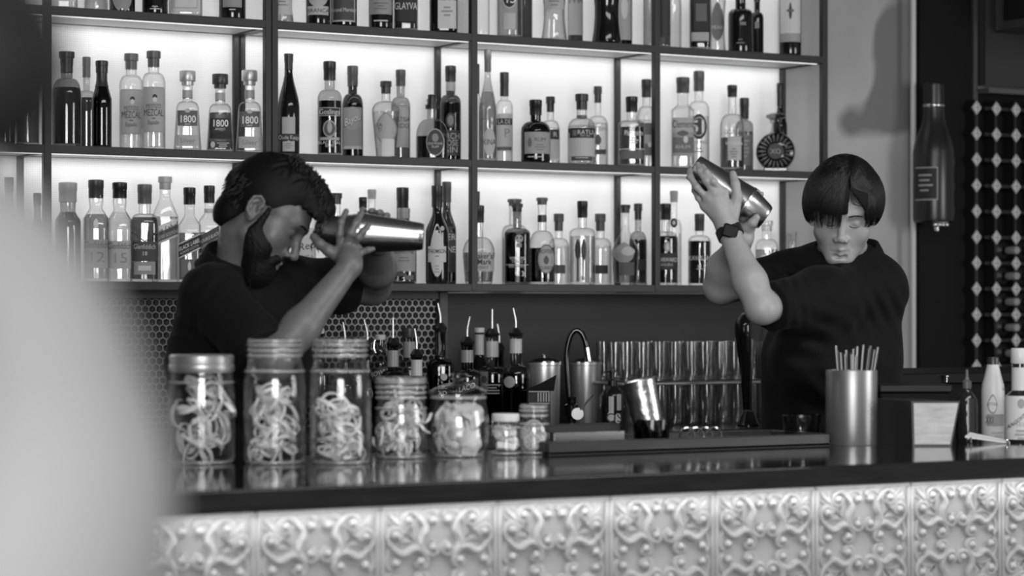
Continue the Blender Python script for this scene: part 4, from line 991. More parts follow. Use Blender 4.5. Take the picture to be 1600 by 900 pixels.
# jar 7: small jar with citrus wheels
j, c, R, Rn, H, zn = jar(834, 48, 634, 711, 42, 'small glass jar of dried citrus wheels, rightmost jar', hh_neck=.30)
g = Geo(); g.lathe([(Rn * 1.02, H - .008), (Rn * 1.05, H - .004), (Rn * 1.05, H + .002), (Rn * .9, H + .004)], 32); g.build('glass_lid', JG, j)
wg = Geo(); wg.lathe([(.017, -.001), (.0185, 0), (.017, .001)], 24); wg.lathe([(.0155, .0012), (.014, .0014)], 24, mi=1)
for k in range(8):
    a = k * PI / 4; wg.tube([(math.cos(a) * .003, math.sin(a) * .003, .0016), (math.cos(a) * .015, math.sin(a) * .015, .0016)], .0009, 4, mi=0)
wme = wg.mesh('citrus_wheel', [principled('rind', .62, .6), principled('citrus_flesh', .38, .5)])
for i, (dx, dz, ry) in enumerate(((-.002, .022, .1), (.009, .034, .5), (-.010, .040, -.4), (.004, .012, .9), (.0, .05, .3), (-.009, .015, -.8))):
    o = bpy.data.objects.new('citrus_wheel', wme); COL.objects.link(o)
    o.location = (c.x + dx * CT - (.012 - .004 * i) * ST, c.y - dx * ST - (.012 - .004 * i) * CT, BAR_Z + dz + .004); o.rotation_euler = (PI / 2 + .15 * ry, 0, -TH + ry * .4)
    tag(o, 'dried citrus wheel inside the rightmost small jar', 'citrus wheel', 'citrus wheels in the small jar')

# ---- tray with wooden rim
X0, _ = atY(858, 4.29); X1, _ = atY(1297, 4.29)
root = empty('bar_tray', (X0, 4.29, BAR_Z), label='long dark wooden service tray with raised rim on the bar', cat='tray')
tw = .215
g = Geo(); g.box(0, X1 - X0, 0, tw, 0, .006); g.build('tray_floor', principled('rubber_mat', .015, .7), root)
g = Geo()
L = X1 - X0
g.box(0, L, 0, .022, 0, .027, b=.002); g.box(0, L, tw - .022, tw, 0, .027, b=.002); g.box(0, .022, .022, tw - .022, 0, .027, b=.002); g.box(L - .022, L, .022, tw - .022, 0, .027, b=.002)
g.build('tray_rim', principled('tray_wood', .028, .45, noise=.4, nscale=6, stretch=(1, 8, 8)), root)
TZ = BAR_Z + .0065
# steel caddy in the tray
xa, zc = atY(875, 4.375); xb, _ = atY(986, 4.375)
root = empty('steel_caddy', (xa, 4.40, TZ), label='low steel caddy strip with dark slots at tray left end', cat='caddy')
g = Geo(); hcad = hz(677, zc) - TZ
g.box(0, xb - xa, 0, .004, 0, hcad, b=.001); g.box(0, xb - xa, .04, .044, 0, hcad, b=.001); g.box(0, .004, .004, .04, 0, hcad); g.box(xb - xa - .004, xb - xa, .004, .04, 0, hcad); g.box(0, xb - xa, 0, .044, 0, .003)
g.build('body', CHROME, root)
g = Geo()
for k in (0, 1, 2, 4, 5, 6): g.box(.045 + k * .005, .048 + k * .005, -.001, .0, hcad * .35, hcad * .5)
g.build('slot_marks', BLACK, root)
g = Geo(); g.box(0, xb - xa + .01, .055, .10, 0, hcad + .014, b=.003)
o = g.build('rubber_block', principled('rubber_black', .02, .6), None, loc=(xa, 4.375, TZ)); tag(o, 'long black rubber bar mat block behind the steel caddy', 'bar mat')
# tilted mixing tin standing in a dark glass
x, zc = atY(1018, 4.41); s = zc / FPX
root = empty('mixing_glass', (x, 4.41, TZ), label='short dark thick glass holding the tilted dented tin', cat='glass')
hg = hz(655, zc) - TZ
g = Geo(); g.lathe([(.034, 0), (.038, .004), (.041, hg), (.038, hg), (.035, .010), (.001, .010)], 32, caps=False); g.f.append(tuple(range(31, -1, -1))); g.m.append(0)
g.build('glass_body', glass(.35, .3, .03, 'dark_glass'), root)
M = Matrix.Translation((x - .004, 4.47, TZ + .014)) @ Matrix.Rotation(TH * -1, 4, 'Z') @ Matrix.Rotation(-.26, 4, 'Y')
Ht = .128
root = empty('mixing_tin', (x, 4.41, TZ + .014), label='dented steel mixing tin leaning left inside the short dark glass', cat='tin')
g = Geo(); g.lathe([(.028, 0), (.030, .002), (.0335, .05), (.0375, Ht), (.039, Ht + .001), (.038, Ht + .003), (.0365, Ht), (.033, .05), (.028, .006), (.001, .006)], 40, caps=False, M=Matrix.Rotation(TH * -1, 4, 'Z') @ Matrix.Rotation(-.22, 4, 'Y'))
g.f.append(tuple(range(39, -1, -1))); g.m.append(0)
dent = principled('dented_steel', .6, .28, 1.0, bump=.5, bscale=70, noise=.2, nscale=40)
g.build('tin_body', dent, root)
# coil strainer / toast-rack shaped stand
x, zc = atY(1088, 4.36)
root = empty('wire_stand', (x, 4.36, TZ), -TH, 'small steel wire stand with arched loops in the tray', 'wire stand')
for k in range(4):
    g = Geo(); xx = -.030 + k * .020
    g.tube([(xx - .006, 0, .002)] + [(xx + .010 - .016 * math.cos(a), .004 * k, .018 + .020 * math.sin(a)) for a in [PI * i / 10 for i in range(11)]] + [(xx + .030, 0, .002)], .0018, 8); g.build('loop', STEEL, root)
g = Geo(); g.box(-.036, .064, -.01, .03, 0, .003, b=.001); g.build('base', STEEL, root)
# rocks glass
x, zc = atY(1253, 4.41); s = zc / FPX
root = empty('rocks_glass', (x, 4.41, TZ), label='empty rocks glass on the tray in front of the younger bartender', cat='glass')
hg = hz(649, zc) - TZ; r = 31 * s
g = Geo(); g.lathe([(r * .84, 0), (r * .88, .003), (r, hg), (r * .955, hg), (r * .83, .014), (.001, .012)], 40, caps=False); g.f.append(tuple(range(39, -1, -1))); g.m.append(0)
g.build('glass_body', glass(.8, .22, .02, 'jar_glass', 2.0), root)
g = Geo(); g.tube([(math.cos(a) * r * .97, math.sin(a) * r * .97, hg) for a in [2 * PI * i / 32 for i in range(32)]], .0014, 6, closed=True); g.build('rim', glass(.6, .4), root)
# flat cloth/foil near tap base in the tray
# ---- metal canister with straws
c0 = onz(1336, 697, BAR_Z); zc = c0.x * ST + c0.y * CT; R = 40 * zc / FPX; zc += R; R = 40 * zc / FPX
c0 = Vector((c0.x + R * ST, c0.y + R * CT, BAR_Z)); H = hz(578, zc) - BAR_Z
can_m = principled('anodised_metal', .32, .36, .75, noise=.04, nscale=6)
root = empty('straw_canister', c0, -TH, 'tall matte grey metal canister holding dark straws', 'canister')
g = Geo(); g.lathe([(R * .985, 0), (R, .002), (R, H - .002), (R * .99, H), (R * .96, H), (R * .955, .004), (.001, .004)], 56, caps=False); g.f.append(tuple(range(55, -1, -1))); g.m.append(0)
g.build('canister_body', can_m, root)
g = Geo()
for k, (dx, dz_, w_) in enumerate(((.2, -.005, .004), (.35, .0, .006), (.25, .006, .005), (.4, .012, .004), (.3, -.012, .005), (.2, -.018, .006), (.42, -.022, .004))):
    curved_patch(g, R, dx + .35, dx + .35 + w_ * 14, H * .52 + dz_ * 1.2, H * .52 + dz_ * 1.2 + .003, .0005, 4)
g.build('etched_mark', principled('etch', .5, .5, .4), root)
rnd = random.Random(11)
straw_m = principled('dark_metal_straw', .22, .28, .8)
offs = [(-.62, 38), (-.50, 30), (-.42, 27), (-.30, 25), (-.18, 31), (-.08, 24), (.02, 33), (.0, 27), (.22, 36), (.34, 39), (.42, 34), (.50, 38), (.58, 32), (.66, 36), (-.55, 22), (.12, 22)]
for i, (fx, up) in enumerate(offs):
    bx = fx * R * .55; by = rnd.uniform(-.5, .5) * R; tx = fx * R * (1.0 if fx < 0 else 1.45) - (.000); tz_ = H + up * zc / FPX
    g = Geo(); g.tube([(0, 0, 0), (tx - bx, rnd.uniform(-.2, .2) * R, tz_ - .006)], .0033, 10)
    w = Vector((bx * CT + by * ST, -bx * ST + by * CT, 0.006))
    o = g.build('straw', straw_m, None, loc=c0 + w, rz=-TH); tag(o, 'dark metal straw standing in the grey metal canister', 'straw', 'straws in the canister')

# ---- napkin caddy with pale end, black box behind
p1 = onz(1426, 697, BAR_Z); p2 = onz(1489, 694, BAR_Z); 
root = empty('napkin_caddy', p1, -TH, 'black flared box with pale stone-look end panel beside the canister', 'box')
s = 5.35 / FPX
wb, wt, hb = 61 * s, 74 * s, 70 * s
vs = [(0, 0, 0), (wb, 0, 0), (wb, .19, 0), (0, .19, 0), (-.003, 0, hb), (wt, 0, hb), (wt, .19, hb), (-.003, .19, hb)]
g = Geo(); g.add(vs, [(0, 3, 2, 1), (0, 1, 5, 4), (1, 2, 6, 5), (2, 3, 7, 6), (3, 0, 4, 7), (4, 5, 6, 7)])
sh_m = Matrix(((1, -.42, 0, 0), (0, 1, 0, 0), (0, 0, 1, 0), (0, 0, 0, 1)))
g.xf(sh_m); g.build('box_body', principled('caddy_black', .03, .4), root, smooth=False)
g = Geo(); b = .004; g.add([(b, -.002, b), (wb - b, -.002, b), (wt - b, -.002, hb - b), (b - .002, -.002, hb - b)], [(0, 1, 2, 3)])
st_m = principled('stone_panel', .52, .45, noise=.18, nscale=14, stretch=(1, 1, 4), bump=.3, bscale=30)
g.build('end_panel', st_m, root, smooth=False)
g = Geo()
for z in (.03, .065): g.ball((-.003, .012, z), .003, n=8)
g.build('rivet', STEEL, root)
# black box behind
p1 = onz(1380, 688, BAR_Z); zc = p1.x * ST + p1.y * CT + .12
pb = wpt(1376, 690, zc - .10); pb.z = BAR_Z
root = empty('black_box', pb, -TH, 'plain black lidded box behind the flared box', 'box')
g = Geo(); g.box(0, 108 * zc / FPX, 0, .12, 0, hz(612, zc) - BAR_Z, b=.003); g.build('box_body', BLACKM, root)
g = Geo(); g.box(-.003, 108 * zc / FPX + .003, -.003, .123, hz(611, zc) - BAR_Z, hz(599, zc) - BAR_Z, b=.003); g.build('lid', principled('box_lid_black', .010, .6), root)
# spray / dropper bottle
def stand(px, base, w):
    p_ = onz(px, base, BAR_Z); zc = p_.x * ST + p_.y * CT; R = w / 2 * zc / FPX
    zc += R; R = w / 2 * zc / FPX
    return Vector((p_.x + R * ST, p_.y + R * CT, BAR_Z)), R, zc
c0, R, zc = stand(1514, 690, 34); H = hz(578, zc) - BAR_Z; s = zc / FPX
root = empty('spray_bottle', c0, -TH, 'dark glass spray bottle with narrow nozzle beside the flared box', 'bottle')
g = Geo(); z = lambda py: hz(py, zc) - BAR_Z
g.lathe([(R * .93, 0), (R, .004), (R, z(634)), (R * .93, z(624)), (R * .62, z(615)), (R * .36, z(610)), (R * .34, z(606))], 32); g.build('glass_body', principled('brown_glass', .02, .08), root)
g = Geo(); g.lathe([(R * .40, z(607)), (R * .42, z(596)), (R * .24, z(594)), (R * .2, z(590)), (R * .14, z(589)), (R * .12, z(579)), (R * .08, z(577))], 20); g.build('spray_cap', principled('nozzle_grey', .12, .3), root)
g = Geo(); curved_patch(g, R, -.15, .95, z(686), z(622), .0008); g.build('label', principled('silver_label', .10, .25, .7), root)
# thin upright pick
c0, R, zc = stand(1546, 676, 4); 
g = Geo(); Hh = hz(592, zc) - BAR_Z; g.lathe([(.0012, 0), (.0019, .004), (.0019, Hh - .006), (.0028, Hh - .004), (.002, Hh)], 10, M=Matrix.Rotation(.03, 4, 'Y'))
tag(g.build('stirrer', principled('white_plastic', .75, .4), None, loc=c0), 'thin white upright stirrer in front of the bright label bottle', 'stirrer')
# two bitters bottles
c0, R, zc = stand(1555, 689, 36); z = lambda py: hz(py, zc) - BAR_Z
root = empty('sauce_bottle', c0, -TH + .25, 'pale-labelled sauce bottle with dark cap beside the spray bottle', 'bottle')
pr_ = [(R * .9, 0), (R, .004), (R, z(610)), (R * .93, z(600)), (R * .74, z(588)), (R * .56, z(574)), (R * .46, z(566))]
g = Geo(); g.lathe(pr_, 32); g.build('glass_body', principled('wrapped_bottle', .62, .4), root)
g = Geo(); g.lathe([(R * .50, z(573)), (R * .52, z(560)), (R * .48, z(558))], 24); g.build('cap', capm(.06), root)
g, tn = label_geo(pr_, z(558), R, [('shield', -.45, .44, .75, .24, .3), ('shield', -.45, .44, .6, .19, .65), ('text', 'BITTERS', -.45, .44, .035, .15, 0, .6), ('rect', -.1, .25, 1.5, .14, .28), ('text', 'XXX', -.65, .25, .09, .05), ('text', 'NO', .75, .62, .04, .1), ('lines', 0, .1, 1.2, 2, .04, .4)])
g.build('label', [paper(t) for t in tn], root, smooth=False)
c0, R, zc = stand(1598, 692, 46); z = lambda py: hz(py, zc) - BAR_Z
root = empty('bitters_bottle', c0, -TH, 'paper-wrapped bitters bottle with pale cap at right edge', 'bottle')
pr_ = [(R * .9, 0), (R * .96, .006), (R * .96, z(640)), (R * .93, z(622)), (R * .52, z(615)), (R * .5, z(612)), (R * .5, z(572))]
g = Geo(); g.lathe([(R * .9, 0), (R * .93, .004), (R * .93, z(618)), (R * .5, z(609)), (R * .48, z(568))], 32); g.build('glass_body', principled('brown_glass', .02, .08), root)
g = Geo(); g.lathe([(R, .007), (R, z(650)), (R * 1.03, z(630)), (R * .98, z(618))], 32, caps=False); g.lathe([(R * .54, z(610)), (R * .54, z(574))], 32, caps=False); g.build('paper_wrap', paper(.68), root)
g = Geo(); g.lathe([(R * .56, z(568)), (R * .6, z(566)), (R * .6, z(546)), (R * .55, z(544))], 24); g.build('cap', capm(.7), root)
g, tn = label_geo([(R * 1.01, 0), (R * 1.03, z(600))], z(545), R, [('oval', -.1, .42, .5, .1, .35), ('text', 'ANGOSTURA', -.15, .28, .045, .1, .25, .7, .01), ('text', '1824', -.1, .2, .04, .4), ('lines', -.1, .13, .9, 3, .04, .35)])
g.build('label', [paper(t) for t in tn], root, smooth=False)
# folded card / peeler in front
p1 = onz(1508, 693, BAR_Z)
root = empty('bar_peeler', p1, -TH, 'pale flat-handled bar tool with steel feet lying near bitters bottles', 'bar tool')
g = Geo(); s = 5.35 / FPX
g.add([(0, 0, .017), (70 * s, -.01, .0035), (72 * s, .02, .006), (12 * s, .03, .024), (0, 0, .013), (70 * s, -.01, -.0), (72 * s, .02, .0), (12 * s, .03, .019)], [(0, 1, 2, 3), (7, 6, 5, 4), (0, 4, 5, 1), (1, 5, 6, 2), (2, 6, 7, 3), (3, 7, 4, 0)])
g.build('handle', principled('pale_handle', .72, .5), root, smooth=False)
g = Geo(); g.tube([(.012, -.004, .014), (.012, -.006, .001)], .0022, 8); g.tube([(.095, -.008, .012), (.092, -.012, .006), (.096, -.012, .001)], .0022, 8); g.build('steel_foot', STEEL, root)
# fine: wedge cloth

# =================================================================== THINGS ON THE BACK COUNTER
def back(px, Y): x, zc = atY(px, Y); return Vector((x, Y, BC_Z)), zc
def pbottle(px, w, neck, Y, kd, desc, body=(.5, .3), liq=None, fill=.5, lab=None, wrap=None, bend=-.006, white=False, p=2.0):
    c, zc = back(px, Y); R = w / 2 * zc / FPX; H = hz(neck, zc) - BC_Z
    kd = dict(K[kd] if isinstance(kd, str) else kd); kd['lip'] = .99
    cap = ('pour', 0, .05, bend)
    if white: cap = ('cap', .7, .05); kd['lip'] = .96
    b = make_bottle('pourer_bottle' if not white else 'syrup_bottle', R, H, kd, body, liq, fill, cap, lab, p, 1.0, wrap)
    b.location = c; b.rotation_euler = (0, 0, -TH); tag(b, desc, 'bottle', 'bottles with pourers on the back counter')
    return b
DB = (.25, .3)
pbottle(500, 28, 513, 6.45, 'wine', 'slim white-capped bottle behind the right tall jar', (.5, .3), MID, white=True)
pbottle(539, 34, 545, 6.55, 'wine', 'dark bottle with steel pourer just left of the angled pourer', DB, DK)
pbottle(574, 32, 541, 6.5, dict(sh=.46, nk=.70, nr=.26, soft='slope'), 'slim black bottle with bent steel pourer right of the tall jars', DB, DK, bend=-.010)
pbottle(614, 40, 538, 6.45, 'rum', 'dark bottle with straight steel pourer and pale neck wrap', DB, DK, wrap=(.74, .93, .35), bend=0)
pbottle(651, 40, 556, 6.30, 'rum', 'dark bottle with short pourer and silver neck foil', DB, DK, wrap=(.74, .95, .6), bend=-.006)
pbottle(688, 42, 514, 6.5, dict(sh=.62, nk=.70, nr=.34), 'tall square black bottle with pourer and round pale seal', (.35, .3), (.02, .1), p=3.5, bend=-.008, fill=.70, lab=[('oval', .3, .52, .5, .07, .5), ('text', 'ABC', .2, .42, .035, .6), ('text', 'XO', .2, .36, .04, .6)])
pbottle(730, 44, 536, 6.33, 'rum', 'black bottle with pourer and slanted dark label', DB, DK, wrap=(.78, .92, .3), bend=.008, lab=[('rect', 0, .5, 1.6, .12, .05, .1), ('text', 'LACO', 0, .5, .06, .8, .1, .8)])
pbottle(769, 46, 523, 6.50, dict(sh=.56, nk=.66, nr=.36), 'clear bottle with pourer, round seal and half its liquor', (.72, .3), (.10, .3), fill=.40, wrap=(.76, .93, .55), bend=.0, lab=[('oval', -.55, .52, .4, .08, .06), ('lines', 0, .46, 1.2, 4, .03, .3)])
pbottle(806, 44, 522, 6.34, dict(sh=.54, nk=.68, nr=.36), 'clear bottle with bent pourer beside the steel canister', (.66, .3), (.35, .3), fill=.6, wrap=(.80, .95, .6), bend=-.008, lab=[('oval', -.45, .50, .8, .12, .4)])
pbottle(749, 34, 512, 6.66, 'wine', 'white-capped bottle with patterned neck band behind two pourers', (.3, .3), MID, white=True, wrap=(.72, .93, .55), lab=[('rect', 0, .4, 1.6, .3, .4)])
pbottle(780, 34, 545, 6.72, 'rum', 'black bottle without label hidden behind the two clear pourer bottles', (.1, .2), DK)
pbottle(640, 40, 519, 6.62, dict(sh=.56, nk=.66, nr=.38), 'pale-necked bottle behind the pourer bottles', (.5, .3), MID, fill=.5, white=False, wrap=(.70, .92, .5)) if False else None
c, zc = back(640, 6.62); b = make_bottle('syrup_bottle', 21 * zc / FPX, hz(512, zc) - BC_Z, dict(sh=.56, nk=.68, nr=.40, lip=.97), (.6, .3), MID, .5, ('cap', .12, .10), [('rect', 0, .40, 1.5, .22, .35), ('lines', 0, .45, 1.1, 4, .03, .1)], 2.0, 1.0, (.70, .86, .42)); b.location = c; b.rotation_euler = (0, 0, -TH); tag(b, 'grey-necked capped bottle standing behind the short silver-foil pourer', 'bottle')
# swing-top bottle
c, zc = back(594, 6.55); s = zc / FPX; H = hz(523, zc) - BC_Z
b = make_bottle('swing_top_bottle', 16 * s, H, dict(sh=.62, nk=.90, nr=.38, soft='slope', lip=.95), (.6, .3), None, .5, ('cap', .65, .05), [('rect', 0, .60, 1.5, .09, .05, .06), ('text', 'BOWLS', 0, .60, .05, .7, .06, .8)]); b.location = c; b.rotation_euler = (0, 0, -TH)
g = Geo()
for sg in (-1, 1): g.tube([(sg * .008, -.003, H - .006), (sg * .017, -.004, H - .02), (sg * .019, -.004, H - .04), (sg * .013, -.004, H - .055)], .0012, 6)
g.build('wire_bail', STEEL, b); tag(b, 'clear swing-top bottle with wire bail and dark band', 'bottle')
# steel canisters
for (px, w, top, d) in ((850, 54, 566, 'ribbed steel canister with domed lid behind the citrus wheel jar'), (916, 50, 566, 'polished steel canister with domed lid behind the curved tap')):
    c, zc = back(px, 6.56); s = zc / FPX; R = w / 2 * s; H = hz(top, zc) - BC_Z
    root = empty('steel_canister', c, label=d, cat='canister')
    g = Geo(); g.lathe([(R * .86, 0), (R * .9, .003), (R * .96, H - .01), (R, H - .008), (R, H), (R * .96, H)], 40); g.build('canister_body', principled('worn_steel', .85, .32, .8, noise=.3, nscale=12, stretch=(3, 3, .4)), root)
    g = Geo(); g.lathe([(R * 1.02, H), (R * 1.02, H + .003), (R * .8, H + .011), (R * .4, H + .016), (.008, H + .018), (.005, H + .02), (.008, H + .024), (.006, H + .028)], 32); g.build('lid', STEEL, root)
# napkin holder-like crate and black funnel
c, zc = back(842, 6.20); s = zc / FPX
root = empty('small_crate', c, -TH, 'small slatted dispenser box with black slanted flap beside clear pourer bottle', 'box')
g = Geo(); g.box(-.034, .034, 0, .06, 0, hz(610, zc) - BC_Z, b=.002); g.build('box_body', principled('crate_grey', .014, .6), root)
g = Geo(); h_ = hz(628, zc) - BC_Z; h2 = hz(611, zc) - BC_Z
for k in range(5): g.box(-.004 + k * .008, .0 + k * .008, -.003, .0, h_, h2 - .004)
g.box(-.030, .032, -.0025, 0, h2 - .003, h2); g.box(-.030, .032, -.0025, 0, h_ - .006, h_ - .003); g.build('slats', paper(.4), root)
g = Geo(); hf = hz(586, zc) - BC_Z
g.add([(-.05, 0, h2), (.045, 0, h2 - .0), (.052, 0, hf), (-.0, 0, h2 + .02), (-.05, .02, h2), (.045, .02, h2), (.052, .02, hf), (0, .02, h2 + .02)], [(0, 1, 2, 3), (7, 6, 5, 4), (0, 4, 5, 1), (1, 5, 6, 2), (2, 6, 7, 3), (3, 7, 4, 0)]); g.build('flap', BLACKM, root, smooth=False)
# tap
c, zc = back(895, 6.25); s = zc / FPX
root = empty('bar_tap', c, -TH, 'black swan-neck tap with steel collar and side lever', 'tap')
Z = lambda py: hz(py, zc) - BC_Z
g = Geo(); g.lathe([(.020, 0), (.020, .004), (.013, .006), (.013, Z(653)), (.021, Z(650)), (.021, Z(633)), (.013, Z(631)), (.013, Z(624)), (.0145, Z(623)), (.0145, Z(620)), (.008, Z(619))], 28, cx=-.004); g.build('valve_body', principled('black_chrome', .06, .12, .9), root)
X = lambda px: (px - 895) * s
pts = [(X(889), 0, Z(622)), (X(886.5), 0, Z(590)), (X(885), 0, Z(560)), (X(886), 0, Z(545)), (X(890), 0, Z(528)), (X(896), 0, Z(518)), (X(902), 0, Z(516)), (X(909), 0, Z(521)), (X(914), 0, Z(532)), (X(917), 0, Z(545))]
g = Geo(); g.tube(spl([tuple(p) for p in pts], 4), .0085, 14); g.build('spout', principled('black_chrome', .06, .12, .9), root)
g = Geo(); g.tube([(X(916.5), 0, Z(543)), (X(920), 0, Z(565))], .0095, 16); g.build('spout_tip', STEEL, root)
g = Geo(); g.lathe([(.018, -.030), (.0185, -.028), (.0185, -.012), (.012, .0)], 28, M=Matrix.Translation((X(902), 0, Z(646))) @ Matrix.Rotation(-PI / 2, 4, 'X')); g.build('valve_disc', principled('valve_white', .55, .25, .3), root)
g = Geo(); g.tube([(X(906), -.028, Z(640)), (X(926), -.034, Z(616))], .0032, 10); g.build('lever', STEEL, root)
# pump soap bottle
c, zc = back(957, 6.22); s = zc / FPX; Z = lambda py: hz(py, zc) - BC_Z; R = 17.5 * s
root = empty('soap_dispenser', c, -TH, 'black pump soap bottle with white patch label behind the tray', 'soap bottle')
g = Geo(); g.lathe([(R * .93, 0), (R, .005), (R, Z(620)), (R * .88, Z(612)), (R * .5, Z(605)), (R * .38, Z(602))], 32); g.build('bottle_body', principled('soap_black', .014, .15), root)
g = Geo(); g.lathe([(R * .42, Z(603)), (R * .42, Z(594)), (R * .2, Z(592)), (R * .2, Z(583)), (R * .3, Z(582)), (R * .3, Z(578))], 20); g.tube([(0, 0, Z(580)), (-.02, -.006, Z(580)), (-.026, -.008, Z(583))], .004, 8); g.build('pump', BLACK, root)
g, tn = label_geo([(R, 0), (R, Z(620))], Z(600), R, [('rect', -.15, .52, .45, .42, .5), ('rect', .55, .60, .4, .36, .35), ('oval', -.2, .28, .6, .26, .55), ('oval', .45, .24, .55, .24, .5), ('text', 'OS', .1, .26, .2, .06)])
g.build('label', [paper(t) for t in tn], root, smooth=False)
# two-tier rack of tumblers
xa, zc = atY(978, 6.35); xb, _ = atY(1158, 6.35)
root = empty('glass_rack', (xa - .02, 6.32, BC_Z), label='two-tier rack of upturned tumblers behind the tray', cat='rack')
zs = hz(598, zc) - BC_Z
g = Geo(); g.box(0, xb - xa + .10, 0, .30, zs - .008, zs, b=.002); g.build('upper_shelf', principled('rack_shelf', .35, .3, .5), root)
for (a, b_) in ((.004, .004), (xb - xa + .09, .004), (.004, .29), (xb - xa + .09, .29)):
    g = Geo(); g.box(a - .004, a + .004, b_ - .004, b_ + .004, 0, zs); g.build('rack_leg', IRON, root)
hgl = hz(535, zc + .05) - BC_Z - zs
tg = Geo(); r = .027
tg.lathe([(r * .86, 0), (r * .9, .002), (r, hgl), (r * .94, hgl), (r * .86, .016), (.002, .014)], 20, caps=False); tg.f.append(tuple(range(19, -1, -1))); tg.m.append(0)
hm = Geo()
tm = tg.mesh('tumbler', [glass(.96, .50, .05, 'tumbler_glass', 2.0)])
hb = tg.mesh('tumbler', [glass(.96, .50, .05, 'tumbler_glass', 2.0)])
tiers = ((zs + .0005, 'upper'), (.0005, 'lower'))
rows = ('front', 'middle', 'back', 'rearmost')
for z, tn_ in tiers:
    for rw in range(3):
        for k in range(9):
            o = bpy.data.objects.new('tumbler', tm); COL.objects.link(o)
            o.location = (xa + .012 + k * .0605 + .0, 6.36 + rw * .068 + .004 * math.sin(k * 3), BC_Z + z); o.rotation_euler = (0, 0, k)
            tag(o, 'clear tumbler on %s tier of the glass rack, %s row, %s from left' % (tn_, rows[rw], ORD[k]), 'glass', 'tumblers in the two-tier rack')
# tall draught tap at right with pitcher behind
c, zc = back(1170, 6.16); s = zc / FPX; Z = lambda py: hz(py, zc) - BC_Z; X = lambda px: (px - 1170) * s
root = empty('draught_tap', c, -TH, 'tall black draught tap with curved handle and chrome stem', 'draught tap')
g = Geo(); g.lathe([(.036, 0), (.036, .004), (.030, .010), (.024, .03), (.016, .045)], 28); g.build('base', principled('black_chrome', .06, .12, .9), root)
g = Geo(); g.tube([(X(1173), 0, Z(650)), (X(1173), -.01, Z(600)), (X(1172), -.012, Z(550)), (X(1173), -.012, Z(530))], [.006, .005, .006, .007], 12); g.build('stem', STEEL, root)
g = Geo(); g.tube(spl([(X(1166), 0, Z(640)), (X(1166), 0, Z(610)), (X(1165), 0, Z(570)), (X(1163), 0, Z(535)), (X(1162), 0, Z(512)), (X(1164), 0, Z(498)), (X(1168), 0, Z(490))], 3), [.013, .014, .016, .018, .020, .022, .025, .028, .031, .033, .035, .036, .036, .035, .032, .027, .021, .014, .006][:19], 18, flat=.8); g.build('handle', principled('black_lacquer', .01, .08), root)
c, zc = back(1184, 6.42); s = zc / FPX; Z = lambda py: hz(py, zc) - BC_Z
root = empty('acrylic_stand', c, -TH, 'clear upright acrylic stand behind the draught tap', 'stand')
g = Geo(); g.add([(-.012, 0, Z(590)), (.014, 0, Z(592)), (.018, 0, Z(580)), (.020, 0, Z(510)), (.008, 0, Z(520)), (-.012, 0, Z(560))] , [(0, 1, 2, 3, 4, 5)]); g.add([(-.012, .006, Z(590)), (.014, .006, Z(592)), (.018, .006, Z(580)), (.020, .006, Z(510)), (.008, .006, Z(520)), (-.012, .006, Z(560))], [(5, 4, 3, 2, 1, 0)]); g.box(-.014, .014, -.01, .02, 0, .004); g.box(-.003, .003, 0, .006, .004, Z(590)); g.build('panel', glass(.6, .4), root, smooth=False)
# =================================================================== PEOPLE
# Bodies are grown as one smooth implicit surface and meshed (surface nets).
F = np.float32
def v3(*a): return np.array(a, dtype=F)
def ev(px, py, zc):
    """point right / up / depth of the eye, metres"""
    return v3((px - 800) / FPX * zc, (HOR - py) / FPX * zc, zc)
def to_world(A):
    A = np.asarray(A)
    return np.stack([A[..., 0] * CT + A[..., 2] * ST, -A[..., 0] * ST + A[..., 2] * CT, EYE + A[..., 1]], -1)
def cone(a, b, ra, rb):
    a = np.asarray(a, F); b = np.asarray(b, F); ba = b - a; L2 = max(float(ba @ ba), 1e-9)
    def f(P):
        d = P - a; t = np.clip((d @ ba) / L2, 0, 1)
        q = d - t[..., None] * ba
        return np.sqrt((q * q).sum(-1)) - (ra + (rb - ra) * t)
    f.lo = np.minimum(a - ra, b - rb); f.hi = np.maximum(a + ra, b + rb)
    return f
def ell(c, r, R=None):
    c = np.asarray(c, F); r = np.asarray(r, F)
    Rm = None if R is None else np.asarray(R, F)
    def f(P):
        d = P - c
        if Rm is not None: d = d @ Rm
        k0 = np.sqrt(((d / r) ** 2).sum(-1)); k1 = np.sqrt(((d / (r * r)) ** 2).sum(-1)) + 1e-9
        return k0 * (k0 - 1) / k1
    m = float(r.max()); f.lo = c - m; f.hi = c + m
    return f
def su(a, b, k):
    if k <= 0: return np.minimum(a, b)
    h = np.clip(.5 + .5 * (b - a) / k, 0, 1)
    return b + (a - b) * h - k * h * (1 - h)
def ss(a, b, k):                      # smooth a minus b
    h = np.clip(.5 - .5 * (a + b) / k, 0, 1)
    return a + (-b - a) * h + k * h * (1 - h)
